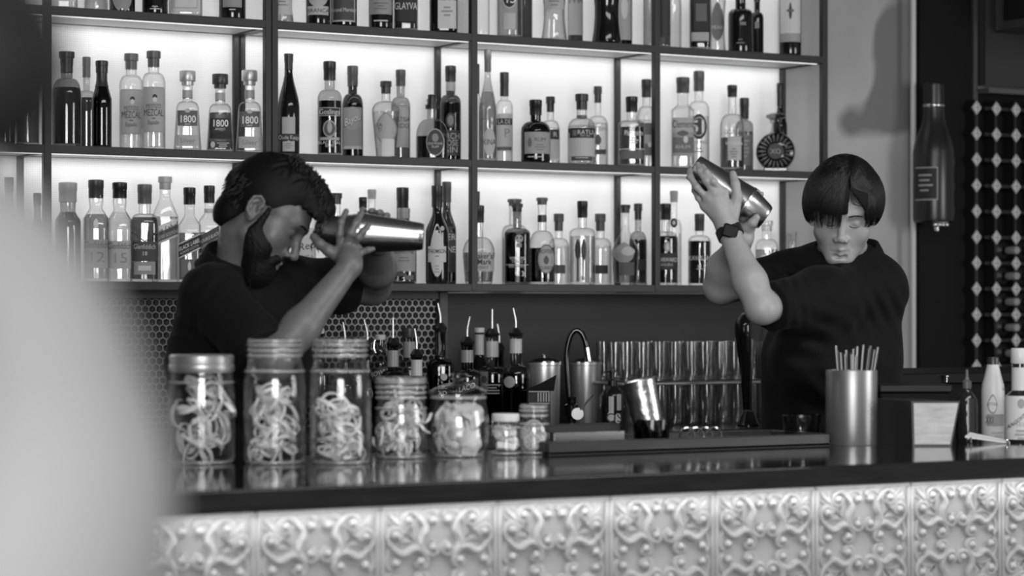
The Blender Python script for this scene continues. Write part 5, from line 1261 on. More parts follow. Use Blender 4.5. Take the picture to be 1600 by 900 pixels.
def surface_nets(f, lo, hi, h, blk=12):
    lo = np.asarray(lo, F); hi = np.asarray(hi, F)
    n = (np.ceil((hi - lo) / h / blk).astype(int)) * blk + 1
    D = np.full(tuple(n), 1.0, F)
    ax = [lo[i] + h * np.arange(n[i], dtype=F) for i in range(3)]
    for i in range(0, n[0] - 1, blk):
        for j in range(0, n[1] - 1, blk):
            for k in range(0, n[2] - 1, blk):
                c = np.array([[ax[0][i] + h * blk / 2, ax[1][j] + h * blk / 2, ax[2][k] + h * blk / 2]], F)
                d = float(f(c)[0])
                if abs(d) > h * blk * 1.35 + .012:
                    D[i:i + blk + 1, j:j + blk + 1, k:k + blk + 1] = 1.0 if d > 0 else -1.0
                    continue
                X, Y, Z = np.meshgrid(ax[0][i:i + blk + 1], ax[1][j:j + blk + 1], ax[2][k:k + blk + 1], indexing='ij')
                P = np.stack([X, Y, Z], -1).reshape(-1, 3)
                D[i:i + blk + 1, j:j + blk + 1, k:k + blk + 1] = f(P).reshape(X.shape)
    S = D < 0
    c000 = S[:-1, :-1, :-1]; cnt = np.zeros(c000.shape, np.int8)
    for a in (0, 1):
        for b in (0, 1):
            for c in (0, 1):
                cnt += S[a:S.shape[0] - 1 + a, b:S.shape[1] - 1 + b, c:S.shape[2] - 1 + c]
    act = (cnt > 0) & (cnt < 8)
    I = np.argwhere(act); ids = np.full(act.shape, -1, np.int32); ids[act] = np.arange(len(I))
    acc = np.zeros((len(I), 3)); w = np.zeros(len(I))
    cor = [(a, b, c) for a in (0, 1) for b in (0, 1) for c in (0, 1)]
    for p in cor:
        for ax_ in range(3):
            if p[ax_]: continue
            q = list(p); q[ax_] = 1
            d0 = D[I[:, 0] + p[0], I[:, 1] + p[1], I[:, 2] + p[2]]; d1 = D[I[:, 0] + q[0], I[:, 1] + q[1], I[:, 2] + q[2]]
            m = (d0 < 0) != (d1 < 0)
            t = np.where(m, d0 / np.where(m, d0 - d1, 1), 0)
            pt = np.array(p, float)[None].repeat(len(I), 0); pt[:, ax_] = t
            acc[m] += pt[m]; w[m] += 1
    V = (I + acc / np.maximum(w, 1)[:, None]) * h + lo
    faces = []
    for a in range(3):
        b, c = (a + 1) % 3, (a + 2) % 3
        s0 = [slice(None)] * 3; s1 = [slice(None)] * 3; s0[a] = slice(0, -1); s1[a] = slice(1, None)
        A = S[tuple(s0)]; Bm = S[tuple(s1)]
        E = np.argwhere(A != Bm)
        E = E[(E[:, b] > 0) & (E[:, c] > 0) & (E[:, b] < S.shape[b] - 1) & (E[:, c] < S.shape[c] - 1)]
        def idx(db, dc):
            q = E.copy(); q[:, b] += db; q[:, c] += dc; return ids[q[:, 0], q[:, 1], q[:, 2]]
        Q = np.stack([idx(-1, -1), idx(0, -1), idx(0, 0), idx(-1, 0)], 1)
        ins = A[E[:, 0], E[:, 1], E[:, 2]]
        Q[~ins] = Q[~ins][:, ::-1]
        faces.append(Q[(Q >= 0).all(1)])
    return V, np.concatenate(faces)
def sdf_obj(name, f, lo, hi, h, mats, parent=None, origin=(0, 0, 0), tone=None, post=None, flip=True, relax=1):
    V, Q = surface_nets(f, lo, hi, h)
    if relax:
        for _ in range(relax):
            acc = np.zeros_like(V); w = np.zeros(len(V))
            for k in range(4):
                a, b = Q[:, k], Q[:, (k + 1) % 4]
                np.add.at(acc, a, V[b]); np.add.at(acc, b, V[a]); np.add.at(w, a, 1); np.add.at(w, b, 1)
            V = V * .5 + .5 * acc / np.maximum(w, 1)[:, None]
    W = to_world(V) - np.array(origin)
    if flip: Q = Q[:, ::-1]
    me = bpy.data.meshes.new(name)
    me.vertices.add(len(W)); me.vertices.foreach_set('co', W.astype(F).ravel())
    me.loops.add(len(Q) * 4); me.loops.foreach_set('vertex_index', Q.astype(np.int32).ravel())
    me.polygons.add(len(Q)); me.polygons.foreach_set('loop_start', np.arange(0, len(Q) * 4, 4, dtype=np.int32))
    me.polygons.foreach_set('use_smooth', np.ones(len(Q), bool))
    for m in (mats if isinstance(mats, (list, tuple)) else [mats]): me.materials.append(m)
    me.update(calc_edges=True); me.validate()
    if tone is not None:
        at = me.attributes.new('tone', 'FLOAT', 'POINT'); at.data.foreach_set('value', tone(V.astype(F)).astype(F))
    o = bpy.data.objects.new(name, me); COL.objects.link(o)
    if parent: o.parent = parent
    else: o.location = origin
    return o
def blend(prims, k):
    """fast union: only evaluates a primitive where its box is near"""
    def f(P):
        d = None
        lo, hi = P.min(0), P.max(0)
        for q in prims:
            g, kk = (q if isinstance(q, tuple) else (q, k))
            m = .05 if d is not None else .05
            if hasattr(g, 'lo') and ((g.lo - m > hi).any() or (g.hi + m < lo).any()):
                continue
            v = g(P); d = v if d is None else su(d, v, kk)
        if d is None:
            # distance to nearest box as a safe bound
            d = np.full(len(P), 1e3, F)
            for q in prims:
                g = q[0] if isinstance(q, tuple) else q
                e = np.maximum(np.maximum(g.lo - P, P - g.hi), 0); d = np.minimum(d, np.sqrt((e * e).sum(-1)) + .02)
        return d
    f.lo = np.min([(q[0] if isinstance(q, tuple) else q).lo for q in prims], 0); f.hi = np.max([(q[0] if isinstance(q, tuple) else q).hi for q in prims], 0)
    return f

# --- head in its own frame: x to the person's left... (image sign handled by the frame), y = face forward, z up, metres
def head_frame(origin, fwd, up, scale=1.0):
    f_ = np.asarray(fwd, F); f_ = f_ / np.linalg.norm(f_)
    u = np.asarray(up, F); u = u - f_ * (u @ f_); u /= np.linalg.norm(u)
    r = np.cross(f_, u)
    Rm = np.stack([r, f_, u], 1).astype(F)             # columns = head axes in eye space
    return np.asarray(origin, F), Rm, F(scale)
def head_sdf(fr, jaw=1.0, brow=1.0, nose=1.0, mouth_skew=0.0, fw=1.0, sk=1.0):
    O, Rm, s = fr
    pr = [
        (ell((0, -.008, .045), (.075, .098, .090)), .02),
        (ell((0, .030, -.015), (.060 * fw, .066, .082)), .03),
        (ell((0, .045, .035), (.060, .052, .048)), .02),       # forehead
        (cone((-.050 * jaw, .012, -.052), (-.018, .070, -.090), .018, .018 * fw), .022),
        (cone((.050 * jaw, .012, -.052), (.018, .070, -.090), .018, .018 * fw), .022),
        (cone((-.012, .080, -.092), (.012, .080, -.092), .017, .017), .018),
        (ell((0, .055, -.06), (.042, .044, .040)), .02),       # muzzle
        (ell((-.042 * fw, .060, -.022), (.021, .021, .027)), .026),
        (ell((.042 * fw, .060, -.022), (.021, .021, .027)), .026),
        (cone((-.040, .080, .034), (-.012, .092, .030), .009 * brow, .010 * brow), .014),
        (cone((.040, .080, .034), (.012, .092, .030), .009 * brow, .010 * brow), .014),
    ]
    pr2 = [
        (cone((0, .092, .022), (0, .110 * nose, -.024), .0075, .0098), .012),
        (ell((0, .111 * nose, -.029), (.0105, .010, .0092)), .006),
        (ell((-.0128, .101, -.034), (.0074, .010, .0070)), .006),
        (ell((.0128, .101, -.034), (.0074, .010, .0070)), .006),
    ]
    m = mouth_skew
    lips = [
        (cone((-.020, .090, -.0645 + m), (0, .101, -.059), .0032, .0058), .004),
        (cone((.020, .090, -.0645 - m), (0, .101, -.059), .0032, .0058), .004),
        (cone((-.017, .090, -.069 + m), (0, .099, -.0725), .0035, .0068), .004),
        (cone((.017, .090, -.069 - m), (0, .099, -.0725), .0035, .0068), .004),
    ]
    base = blend([(g, k) for g, k in pr], .02)
    nos = blend([(g, k) for g, k in pr2], .008); lp = blend([(g, k) for g, k in lips], .004)
    eyes = [ell((-.032, .080, .010), (.0150, .0125, .0125)), ell((.032, .080, .010), (.0150, .0125, .0125))]
    sock = [ell((-.031, .104 + .004 * (1 - sk), .012), (.021, .016 * sk, .0135 * sk)), ell((.031, .104 + .004 * (1 - sk), .012), (.021, .016 * sk, .0135 * sk))]
    lid = [cone((-.044, .089, .0035), (-.031, .0945, .001), .0013, .0016), cone((-.031, .0945, .001), (-.018, .089, .004), .0016, .0013),
           cone((.044, .089, .0035), (.031, .0945, .001), .0013, .0016), cone((.031, .0945, .001), (.018, .089, .004), .0016, .0013)]
    mg = [cone((-.024, .092, -.067 + m), (0, .108, -.0658), .0012, .0016), cone((.024, .092, -.067 - m), (0, .108, -.0658), .0012, .0016)]
    nl = [cone((-.017, .104, -.034), (-.030, .090, -.060), .0014 * sk, .0008), cone((.017, .104, -.034), (.030, .090, -.060), .0014 * sk, .0008)]
    nst = [ell((-.0065, .108, -.039), (.003, .0045, .003)), ell((.0065, .108, -.039), (.003, .0045, .003))]
    chin_gr = cone((-.012, .096, -.0815), (.012, .096, -.0815), .0045, .0045)
    phil = cone((0, .110, -.045), (0, .106, -.056), .002, .0022)
    def ear(sg):
        c = v3(sg * .078, -.006, .002); a = math.radians(14)
        R_ = np.array([[math.cos(sg * .45), -math.sin(sg * .45), 0], [math.sin(sg * .45), math.cos(sg * .45), 0], [0, 0, 1]], F)
        T = np.array([[1, 0, 0], [0, math.cos(a), -math.sin(a)], [0, math.sin(a), math.cos(a)]], F)
        Rr = R_ @ T
        disc = ell(c, (.0075, .0175, .031), Rr); hol = ell(c + v3(sg * .008, .001, .003), (.0075, .0115, .022), Rr)
        pts = [(-.004, -.020), (-.014, -.010), (-.0165, .006), (-.012, .022), (.002, .029), (.013, .022), (.015, .010), (.009, .002)]
        P3 = [c + Rr @ v3(sg * .007, y, z) for y, z in pts]
        hel = [cone(P3[i], P3[i + 1], .0032, .0032) for i in range(len(P3) - 1)]
        an = [(-.001, -.012), (-.008, -.002), (-.007, .010), (.001, .018)]
        A3 = [c + Rr @ v3(sg * .005, y, z) for y, z in an]; anti = [cone(A3[i], A3[i + 1], .0028, .0024) for i in range(3)]
        lobe = ell(c + Rr @ v3(sg * .003, .001, -.024), (.004, .007, .008)); trag = ell(c + Rr @ v3(sg * .004, .013, -.006), (.004, .004, .006))
        rim = blend(hel + anti + [lobe, trag], .003)
        def f(P):
            d = ss(disc(P), hol(P), .004); return su(d, rim(P), .004)
        f.lo = c - .045; f.hi = c + .045
        return f
    e1, e2 = ear(-1), ear(1)
    def f(P):
        p = ((P - O) @ Rm) / s
        d = base(p)
        face = p[:, 1].max() > .06
        near = np.abs(d).min() < .06
        if near and face:
            for q in sock: d = ss(d, q(p), .012)
            for q in eyes: d = su(d, q(p), .003)
            d = su(d, nos(p), .009); d = ss(d, phil(p), .004)
            d = su(d, lp(p), .0035)
            for q in mg: d = ss(d, q(p), .0025)
            for q in nl: d = ss(d, q(p), .006)
            for q in lid: d = ss(d, q(p), .002)
            for q in nst: d = ss(d, q(p), .002)
            d = ss(d, chin_gr(p), .008)
        if near or np.abs(p[:, 0]).max() > .06:
            d = su(d, e1(p), .004); d = su(d, e2(p), .004)
        return d * s
    c = O; f.lo = c - .17 * s; f.hi = c + .17 * s
    return f
def hp(fr, x, y, z):
    O, Rm, s = fr
    return O + Rm @ (v3(x, y, z) * s)
def hand(wrist, palm_pts, fingers, thumb, rp=.0115):
    """palm from the wrist to each knuckle; every finger its own chain of tapering phalanges"""
    out = []
    for k in palm_pts: out.append((cone(wrist, k, .021, rp), .012))
    for i in range(len(palm_pts) - 1): out.append((cone(palm_pts[i], palm_pts[i + 1], rp, rp), .008))
    for ch, r0 in fingers:
        rr = [r0 * 1.08, r0 * 1.0, r0 * .92, r0 * .80]
        L = len(ch)
        for i in range(L - 1):
            out.append((cone(ch[i], ch[i + 1], rr[min(i, 3)], rr[min(i + 1, 3)]), .0035))
            if 0 < i: out.append((ell(ch[i], (rr[i] * 1.1,) * 3), .003))
    for i in range(len(thumb) - 1):
        r_ = [.0165, .0125, .0108, .009]; out.append((cone(thumb[i], thumb[i + 1], r_[i], r_[i + 1]), .006))
    return out

skin = principled('skin_dark', .155, .42, noise=.10, nscale=60, bump=.10, bscale=260, sss=.06, attr=True)
skin2 = principled('skin_pale', .39, .45, noise=.05, nscale=40, bump=.05, bscale=300, sss=.08, attr=True)
cloth = principled('black_shirt_cloth', .0065, .8, bump=.12, bscale=500, spec=.15)
cloth.node_tree.nodes['Principled BSDF'].inputs['Sheen Weight'].default_value = .02
trouser = principled('black_trousers', .012, .8)
hair_m = principled('black_hair', .004, .6, spec=.2)
beard_m = principled('beard_hair', .006, .65, spec=.25)
hairline = principled('hair_strand', .009, .45, spec=.4)

def folds(P, seeds, amp):
    """soft cloth folds: sines along a few directions, gated"""
    d = np.zeros(len(P), F)
    for (c, dr_, wl, ext) in seeds:
        q = P - c; w = np.exp(-(q * q).sum(-1) / (ext * ext)); ph = q @ dr_
        d += w * (np.sin(ph / wl * 6.283 + 2.2 * np.sin((q @ np.roll(dr_, 1)) / wl / 1.7)) )
    return d * amp
def strands(name, parent, origin, curves, r, mat, n=4, taper=True):
    g = Geo()
    for pts in curves:
        L = len(pts); W = to_world(np.array(pts)) - np.array(origin)
        g.tube([tuple(p) for p in W], [r * ((1 - (i / (L - 1)) ** 3 * .8) if taper else 1) for i in range(L)], n)
    return g.build(name, mat, parent, smooth=True, ang=180)

# ================= BEARDED BARTENDER (left) =================
Z0 = 5.45
e = lambda px, py, dz=0.0: ev(px, py, Z0 + dz)
foot = onz(352, 1455, 0.0) if False else Vector(tuple(to_world(ev(362, 700, Z0))[:2]) + (0,))
org = (foot.x, foot.y, 0.0)
a = math.radians(38); yawc = math.radians(9)
fwd = (math.cos(a) * math.cos(yawc), -math.sin(a), -math.sin(yawc) * math.cos(a)); up = (math.sin(a), math.cos(a), .04)
frL = head_frame(e(409, 336, -0.05), fwd, up, 1.0)
# keep a right-handed person: ear towards the viewer is x<0 or >0, the head is symmetric
hs = head_sdf(frL, jaw=1.02, brow=1.15, nose=1.05)
shN, shF = e(330, 462, -.12), e(455, 446, .15)
elN, wrN = e(424, 568, -.28), e(547, 416, -.17)
elF, wrF = e(581, 446, .26), e(590, 384, .02)
body = [
    (cone(hp(frL, 0, -.012, -.055), e(372, 440, .0), .050, .058), .03),            # neck
    (cone(e(376, 505, .02), e(385, 560, .0), .085, .105), .05),
    (cone(e(385, 560, 0), e(372, 690, 0), .115, .12), .05),
    (cone(shN, shF, .040, .040), .015),
    (cone(shN, elN, .050, .040), .02), (cone(elN, e(470, 512, -.24), .041, .040), .02), (cone(e(470, 512, -.24), wrN, .040, .0245), .02),
    (cone(shF, elF, .048, .043), .02), (cone(elF, e(589, 418, .15), .044, .043), .02), (cone(e(589, 418, .15), wrF, .043, .026), .02),
]
# near hand spread across the tin
palm = [e(531, 391, -.135), e(541, 384, -.14), e(551, 385, -.14), e(559, 392, -.135)]
w_ = e(546, 408, -.160)
fin = [([e(531, 388, -.140), e(531, 366, -.150), e(533, 347, -.150), e(541, 330, -.128)], .0082),
       ([e(541, 382, -.145), e(548, 364, -.158), e(556, 349, -.155), e(565, 333, -.135)], .0086),
       ([e(551, 384, -.145), e(560, 371, -.158), e(567, 362, -.158), e(576, 352, -.148)], .0082),
       ([e(559, 393, -.140), e(568, 393, -.150), e(575, 391, -.152), e(583, 389, -.148)], .0072)]
th = [e(535, 404, -.145), e(513, 391, -.145), e(499, 381, -.140), e(490, 370, -.125)]
body += hand(w_, palm, fin, th)
body += [(cone(wrN, w_, .0245, .024), .012)]
# far hand behind the tin, fingertips over the top
wf = e(590, 380, .0)
palmF = [e(574, 352, -.005), e(583, 350, .0), e(592, 350, .0), e(600, 354, .0)]
finF = [([e(574, 350, -.005), e(569, 339, -.015), e(568, 331, -.030), e(566, 327, -.050)], .0082),
        ([e(583, 348, 0), e(582, 337, -.012), e(582, 331, -.030), e(580, 329, -.048)], .0084),
        ([e(592, 348, 0), e(593, 338, -.012), e(594, 333, -.030), e(592, 332, -.046)], .0080),
        ([e(600, 352, 0), e(604, 342, -.010), e(605, 337, -.026), e(603, 337, -.040)], .0072)]
thF = [e(583, 376, -.01), e(566, 384, -.03), e(555, 389, -.05), e(548, 391, -.07)]
body += hand(wf, palmF, finF, thF)
bf = blend(body, .02)
def fL(P): return su(bf(P), hs(P), .022)
lo = np.minimum(bf.lo, hs.lo) - .01; hi = np.maximum(bf.hi, hs.hi) + .01
def toneL(V):
    t = np.ones(len(V), F); O, Rm, s = frL
    p = ((V - O) @ Rm) / s
    # lips and eye socket skin, razor-short fade above the ear
    t -= .25 * np.exp(-(((p - v3(0, .097, -.067)) / v3(.022, .02, .010)) ** 2).sum(-1))
    t -= .22 * np.exp(-(((p - v3(.031, .09, .008)) / v3(.02, .03, .012)) ** 2).sum(-1)) + .22 * np.exp(-(((p - v3(-.031, .09, .008)) / v3(.02, .03, .012)) ** 2).sum(-1))
    fade = np.clip((p[:, 2] + .006) / .03, 0, 1) * np.clip((.052 - p[:, 1]) / .016, 0, 1)
    back_ = np.clip((-.018 - p[:, 1]) / .02, 0, 1) * np.clip((p[:, 2] + .075) / .03, 0, 1)
    t *= 1 - .80 * np.clip(np.maximum(fade, back_), 0, 1) * (np.abs(p).max(-1) < .2) * (np.abs(p[:, 0]) < .079)
    return np.clip(t, .05, 1)
personL = sdf_obj('person', fL, lo, hi, .0029, skin, None, org, toneL)
tag(personL, 'bearded dark-haired bartender in black shirt, head bowed, shaking a steel tin sideways', 'person')

# shirt
tors = [
    (cone(e(374, 520, .03), e(376, 570, .0), .118, .145), .05),
    (cone(e(378, 560, 0), e(366, 720, 0), .150, .150), .06),
    (cone(shN, e(358, 432, .0), .060, .050), .04), (cone(shF, e(385, 455, .05), .060, .055), .04), (cone(e(348, 402, .02), e(335, 470, .0), .034, .07), .04), (cone(e(412, 470, -.01), e(450, 442, .10), .062, .066), .03),
    (cone(e(335, 485, -.05), e(334, 560, -.02), .075, .095), .05),
    (cone(shN, shN + (elN - shN) * .72, .068, .066), .03),
    (cone(shN + (elN - shN) * .72, shN + (elN - shN) * .90, .066, .064), .02),
    (cone(shF, shF + (elF - shF) * .60, .064, .064), .03), (cone(shF + (elF - shF) * .6, shF + (elF - shF) * .78, .064, .060), .02),
]
tf = blend(tors, .04)
nk = cone(hp(frL, 0, -.010, -.055), e(372, 436, -.01), .054, .054)
vneck = cone(e(396, 430, -.07), e(420, 474, -.12), .020, .006)
cutN = (shN + (elN - shN) * .88, (elN - shN) / np.linalg.norm(elN - shN)); cutF = (shF + (elF - shF) * .74, (elF - shF) / np.linalg.norm(elF - shF))
sdL = [(e(330, 520, -.1), v3(.3, .95, .1), .05, .10), (e(345, 470, -.12), v3(.8, -.6, 0), .035, .08), (e(395, 520, -.1), v3(.7, .7, 0), .04, .10), (e(350, 620, -.08), v3(.1, 1, 0), .06, .15), (e(500, 440, .0), v3(1, .3, 0), .035, .08)]
def shL(P):
    d = tf(P)
    d = d - folds(P, sdL, .0035)
    # open cuffs
    for c_, n_ in (cutN, cutF):
        q = (P - c_) @ n_.astype(F)
        m = np.linalg.norm(P - c_, axis=-1) < .12
        d = np.where(m, np.maximum(d, q), d)
    d = ss(d, nk(P), .006); d = ss(d, vneck(P), .006)
    return d
shirt = sdf_obj('shirt', shL, tf.lo - .02, tf.hi + .02, .0042, cloth, personL, org, relax=2)
# collar: folded band round the neck
def collar(name, parent, org_, axis_pts, frame_x, frame_y, rx, ry, hgt, flare, open_c, open_w, mat, tip=.03):
    g = Geo(); N = 40; c0 = axis_pts[0]; c1 = axis_pts[1]; vs = []
    up_ = (c1 - c0) / np.linalg.norm(c1 - c0)
    rows = [(0.0, 0), (hgt * .5, .0), (hgt, .002), (hgt * 1.02, .006), (hgt * .6, .012), (hgt * .05, .018), (-hgt * .35, .024)]
    for j, (u, off) in enumerate(rows):
        for i in range(N + 1):
            t = i / N; a_ = open_c + open_w + (2 * PI - 2 * open_w) * t
            edge = abs(2 * t - 1) ** 6
            dz = u - (tip * edge if j >= 4 else 0) - .012 * edge * (j < 4)
            p = c0 + up_ * dz + frame_x * (math.cos(a_) * (rx + off + flare * max(0, -u))) + frame_y * (math.sin(a_) * (ry + off))
            vs.append(p)
    W = to_world(np.array(vs)) - np.array(org_)
    fs = [(j * (N + 1) + i, j * (N + 1) + i + 1, (j + 1) * (N + 1) + i + 1, (j + 1) * (N + 1) + i) for j in range(len(rows) - 1) for i in range(N)]
    g.add([tuple(w) for w in W], fs)
    o = g.build(name, mat, parent, ang=180)
    m = o.modifiers.new('thick', 'SOLIDIFY'); m.thickness = .0025
    return o
ax0 = e(368, 416, -.02); ax1 = hp(frL, 0, -.012, -.055)
up_ = (ax1 - ax0) / np.linalg.norm(ax1 - ax0)
fx = v3(.8, -.2, -.6); fx = fx - up_ * (fx @ up_); fx /= np.linalg.norm(fx); fy = np.cross(up_, fx)
collar('collar', personL, org, (ax0, ax1), fx.astype(F), fy.astype(F), .066, .066, .034, .3, 0.0, .40, cloth, .05)

# hair: clipped back and sides, long curly top falling over the brow
def hshell(P):
    O, Rm, s = frL; p = ((P - O) @ Rm) / s
    d = ell((0, -.010, .048), (.0785, .1025, .0945))(p)
    top = ell((0, .030, .098), (.062, .088, .050))(p)
    quiff = ell((0, .100, .072), (.052, .036, .044))(p)
    nape = ell((0, -.052, -.030), (.054, .048, .055))(p)
    d2 = su(su(su(d, nape, .02), top, .02), quiff, .02)
    d2 = d2 - .0022 * np.sin(p[:, 0] * 330 + 3 * np.sin(p[:, 1] * 120)) * np.clip((p[:, 2] - .09) / .02, 0, 1)
    # face and sides cut away
    cut = (.024 - p[:, 2]) + .044 * np.clip((p[:, 1] - .034) / .03, 0, 1) + .003 * np.sin(p[:, 1] * 400)      # >0 below the hairline
    cut = np.where(p[:, 1] < .0, (.024 - p[:, 2]) + 2.0 * (p[:, 1] + .0), cut)
    cut = np.maximum(cut, -.078 - p[:, 2])
    return np.maximum(d2, cut * .8) * s
hairL = sdf_obj('hair', hshell, frL[0] - .19, frL[0] + .19, .0026, hair_m, personL, org)
rnd = random.Random(5); cv = []
for i in range(520):                                   # loose curls on top and over the brow
    y = rnd.uniform(-.03, .128); x = rnd.uniform(-.055, .055)
    z = .147 - 4.2 * max(0, y - .03) ** 2 * 1.35 - 6 * x * x * .8 + rnd.uniform(-.003, .007)
    if y > .09: z -= rnd.uniform(0, .06); y += .010
    rr_ = rnd.uniform(.003, .0065); ph = rnd.random() * 6.28; pts = []
    dx, dy = rnd.uniform(-.4, .4), rnd.uniform(.3, 1)
    for k in range(9):
        t = k / 8; an = ph + t * rnd.uniform(5, 6.5)
        pts.append(hp(frL, x + dx * t * .018 + rr_ * math.cos(an), y + dy * t * .016, z - .010 * t * (1 + y * 10) + rr_ * math.sin(an) * .8))
    cv.append(pts)
for i in range(360):                                   # nape and back fringe
    an = rnd.uniform(-1.2, 1.2); z = rnd.uniform(-.035, .05); rx_ = .0785 * math.sqrt(max(0, 1 - ((z - .048) / .0945) ** 2)); ry_ = .1025 * math.sqrt(max(0, 1 - ((z - .048) / .0945) ** 2))
    x, y = math.sin(an) * rx_, -.010 - math.cos(an) * ry_; pts = []
    for k in range(5): pts.append(hp(frL, x * (1 + k * .012), y * (1 + k * .012) , z - k * .0045))
    cv.append(pts)
strands('hair_curls', personL, org, cv, .0015, hairline)
# beard
def beard(P):
    O, Rm, s = frL; p = ((P - O) @ Rm) / s
    d = blend([(cone((-.050, .024, -.046), (-.020, .078, -.098), .020, .022), .02), (cone((.050, .024, -.046), (.020, .078, -.098), .020, .022), .02),
               (cone((-.0685, .022, .020), (-.058, .024, -.044), .0062, .014), .012), (cone((.0685, .022, .020), (.058, .024, -.044), .0062, .014), .012),
               (ell((0, .074, -.104), (.038, .036, .042)), .02), (ell((0, .056, -.080), (.050, .040, .034)), .02), (ell((-.046, .046, -.052), (.0235, .034, .034)), .015), (ell((.046, .046, -.052), (.0235, .034, .034)), .015), (cone((-.022, .096, -.056), (.022, .096, -.056), .0075, .0075), .012), (cone((.026, .092, -.058), (.030, .080, -.09), .009, .012), .01), (cone((-.026, .092, -.058), (-.030, .080, -.09), .009, .012), .01)], .02)(p)
    d = ss(d, ell((0, .112, -.0665), (.016, .016, .0068))(p), .004)
    d = d - .0012 * np.sin(p[:, 0] * 700) * np.sin(p[:, 2] * 500 + p[:, 1] * 300)
    return d * s
beardL = sdf_obj('beard', beard, hp(frL, 0, .04, -.06) - .12, hp(frL, 0, .04, -.06) + .12, .0026, beard_m, personL, org)
cv = []
for i in range(900):
    sg = rnd.choice((-1, 1)); t = rnd.random(); q = rnd.uniform(-1, 1)
    x = sg * ((.062 * (1 - t) + .026 * t)); y = .006 + .082 * t; z = -.030 - .082 * t + q * .026 * (.6 + .6 * t)
    if rnd.random() < .3: x *= rnd.random()
    nx_, ny_ = x * 6, (y - .02) * 6
    cv.append([hp(frL, x + .004 * nx_ * k / 3, y + .004 * ny_ * k / 3 + .001 * k, z - .0028 * k) for k in range(4)])
for i in range(0):
    sg = rnd.choice((-1, 1)); y = rnd.uniform(.012, .034); z = rnd.uniform(-.035, .03)
    x = sg * (.0715 + .002 * rnd.random() - .25 * max(0, y - .02) + .10 * min(0, z)); cv.append([hp(frL, x, y + .0005 * k, z - .003 * k) for k in range(3)])
strands('beard_hairs', personL, org, cv, .0006, beard_m)
def brow_strands(fr, z0, y0, th, n, rise=.004):
    cv = []
    for sg in (-1, 1):
        for i in range(n):
            t = rnd.random(); x = .014 + .032 * t; z = z0 + rise * math.sin(t * 2.6) - .002 * t + rnd.uniform(-th, th) * (1 - .5 * t); y = y0 - .55 * max(0, x - .012) ** 1.0 * .55
            cv.append([hp(fr, sg * (x + .003 * k), y - .0009 * k + .0008, z + .0006 * k) for k in range(3)])
    return cv
strands('eyebrows', personL, org, brow_strands(frL, .033, .1045, .0028, 90), .0006, hairline)
strands('eyelashes', personL, org, [[hp(frL, sg * (.018 + .026 * k / 8), .0925 - .00 + .0035 * math.sin(PI * k / 8) - .004 * (k / 8), .0025 - .003 * math.sin(PI * k / 8)) for k in range(9)] for sg in (-1, 1)], .0010, hairline)
# trousers and shoes
def legs(px, Z, dz, org_, parent, zhip=.98, spread=.10, yaw=0.0):
    c = np.array([org_[0], org_[1], 0.0])
    def en(x, z, y=0.0):    # world offset -> eye space
        X, Y = c[0] + x * CT + y * ST, c[1] - x * ST + y * CT
        return v3(X * CT - Y * ST, z - EYE, X * ST + Y * CT)
    pr = []
    for sg in (-1, 1):
        pr += [(cone(en(sg * spread * .75, .93), en(sg * spread, .50, -.02), .095, .070), .04), (cone(en(sg * spread, .50, -.02), en(sg * spread * 1.05, .09, .02), .070, .055), .03)]
    pr += [(ell(en(0, .97), (.17, .13, .13)), .05)]
    f = blend(pr, .04)
    sdf_obj('trousers', f, f.lo - .02, f.hi + .02, .010, trouser, parent, org_)
    for sg in (-1, 1):
        s_ = [(cone(en(sg * spread * 1.05, .05, .05), en(sg * spread * 1.15, .036, -.15), .042, .034), .02), (cone(en(sg * spread * 1.05, .10, .03), en(sg * spread * 1.05, .05, .03), .05, .045), .02)]
        g2 = blend(s_, .02); fl = en(0, 0.0)[1]
        sdf_obj('shoe', lambda P, g2=g2, fl=fl: np.maximum(g2(P), fl + .002 - P[:, 1]), g2.lo - .02, g2.hi + .02, .006, BLACK, parent, org_)
legs(362, Z0, 0, org, personL)

# the shaker: two steel tins, one pushed into the other
def shaker(a_, b_, prof, label, holder_rim):
    A = Vector(to_world(a_)); Bv = Vector(to_world(b_)); d = (Bv - A); L = d.length
    root = empty('cocktail_shaker', A, label=label, cat='cocktail shaker')
    q = d.to_track_quat('Z', 'Y').to_matrix().to_4x4()
    for nm, pf, m in prof:
        g = Geo(); g.lathe([(r, h_ * L) for r, h_ in pf], 56, M=q); g.build(nm, m, root, ang=30)
    return root
tinm = principled('brushed_tin', .6, .27, 1.0, noise=.12, nscale=14, stretch=(1, 1, 1))
shaker(e(494, 359, -.075), e(662, 370, -.075), [
    ('small_tin', [(.022, 0), (.0255, .004), (.0265, .02), (.0415, .36), (.0425, .37), (.0425, .385), (.04, .39)], tinm),
    ('large_tin', [(.0465, .375), (.0475, .38), (.0475, .39), (.0460, .395), (.0315, .95), (.0312, .965), (.0300, .975), (.0292, .995), (.027, 1.0)], tinm)],
    'steel two-piece shaker held sideways by the bearded bartender', 0)

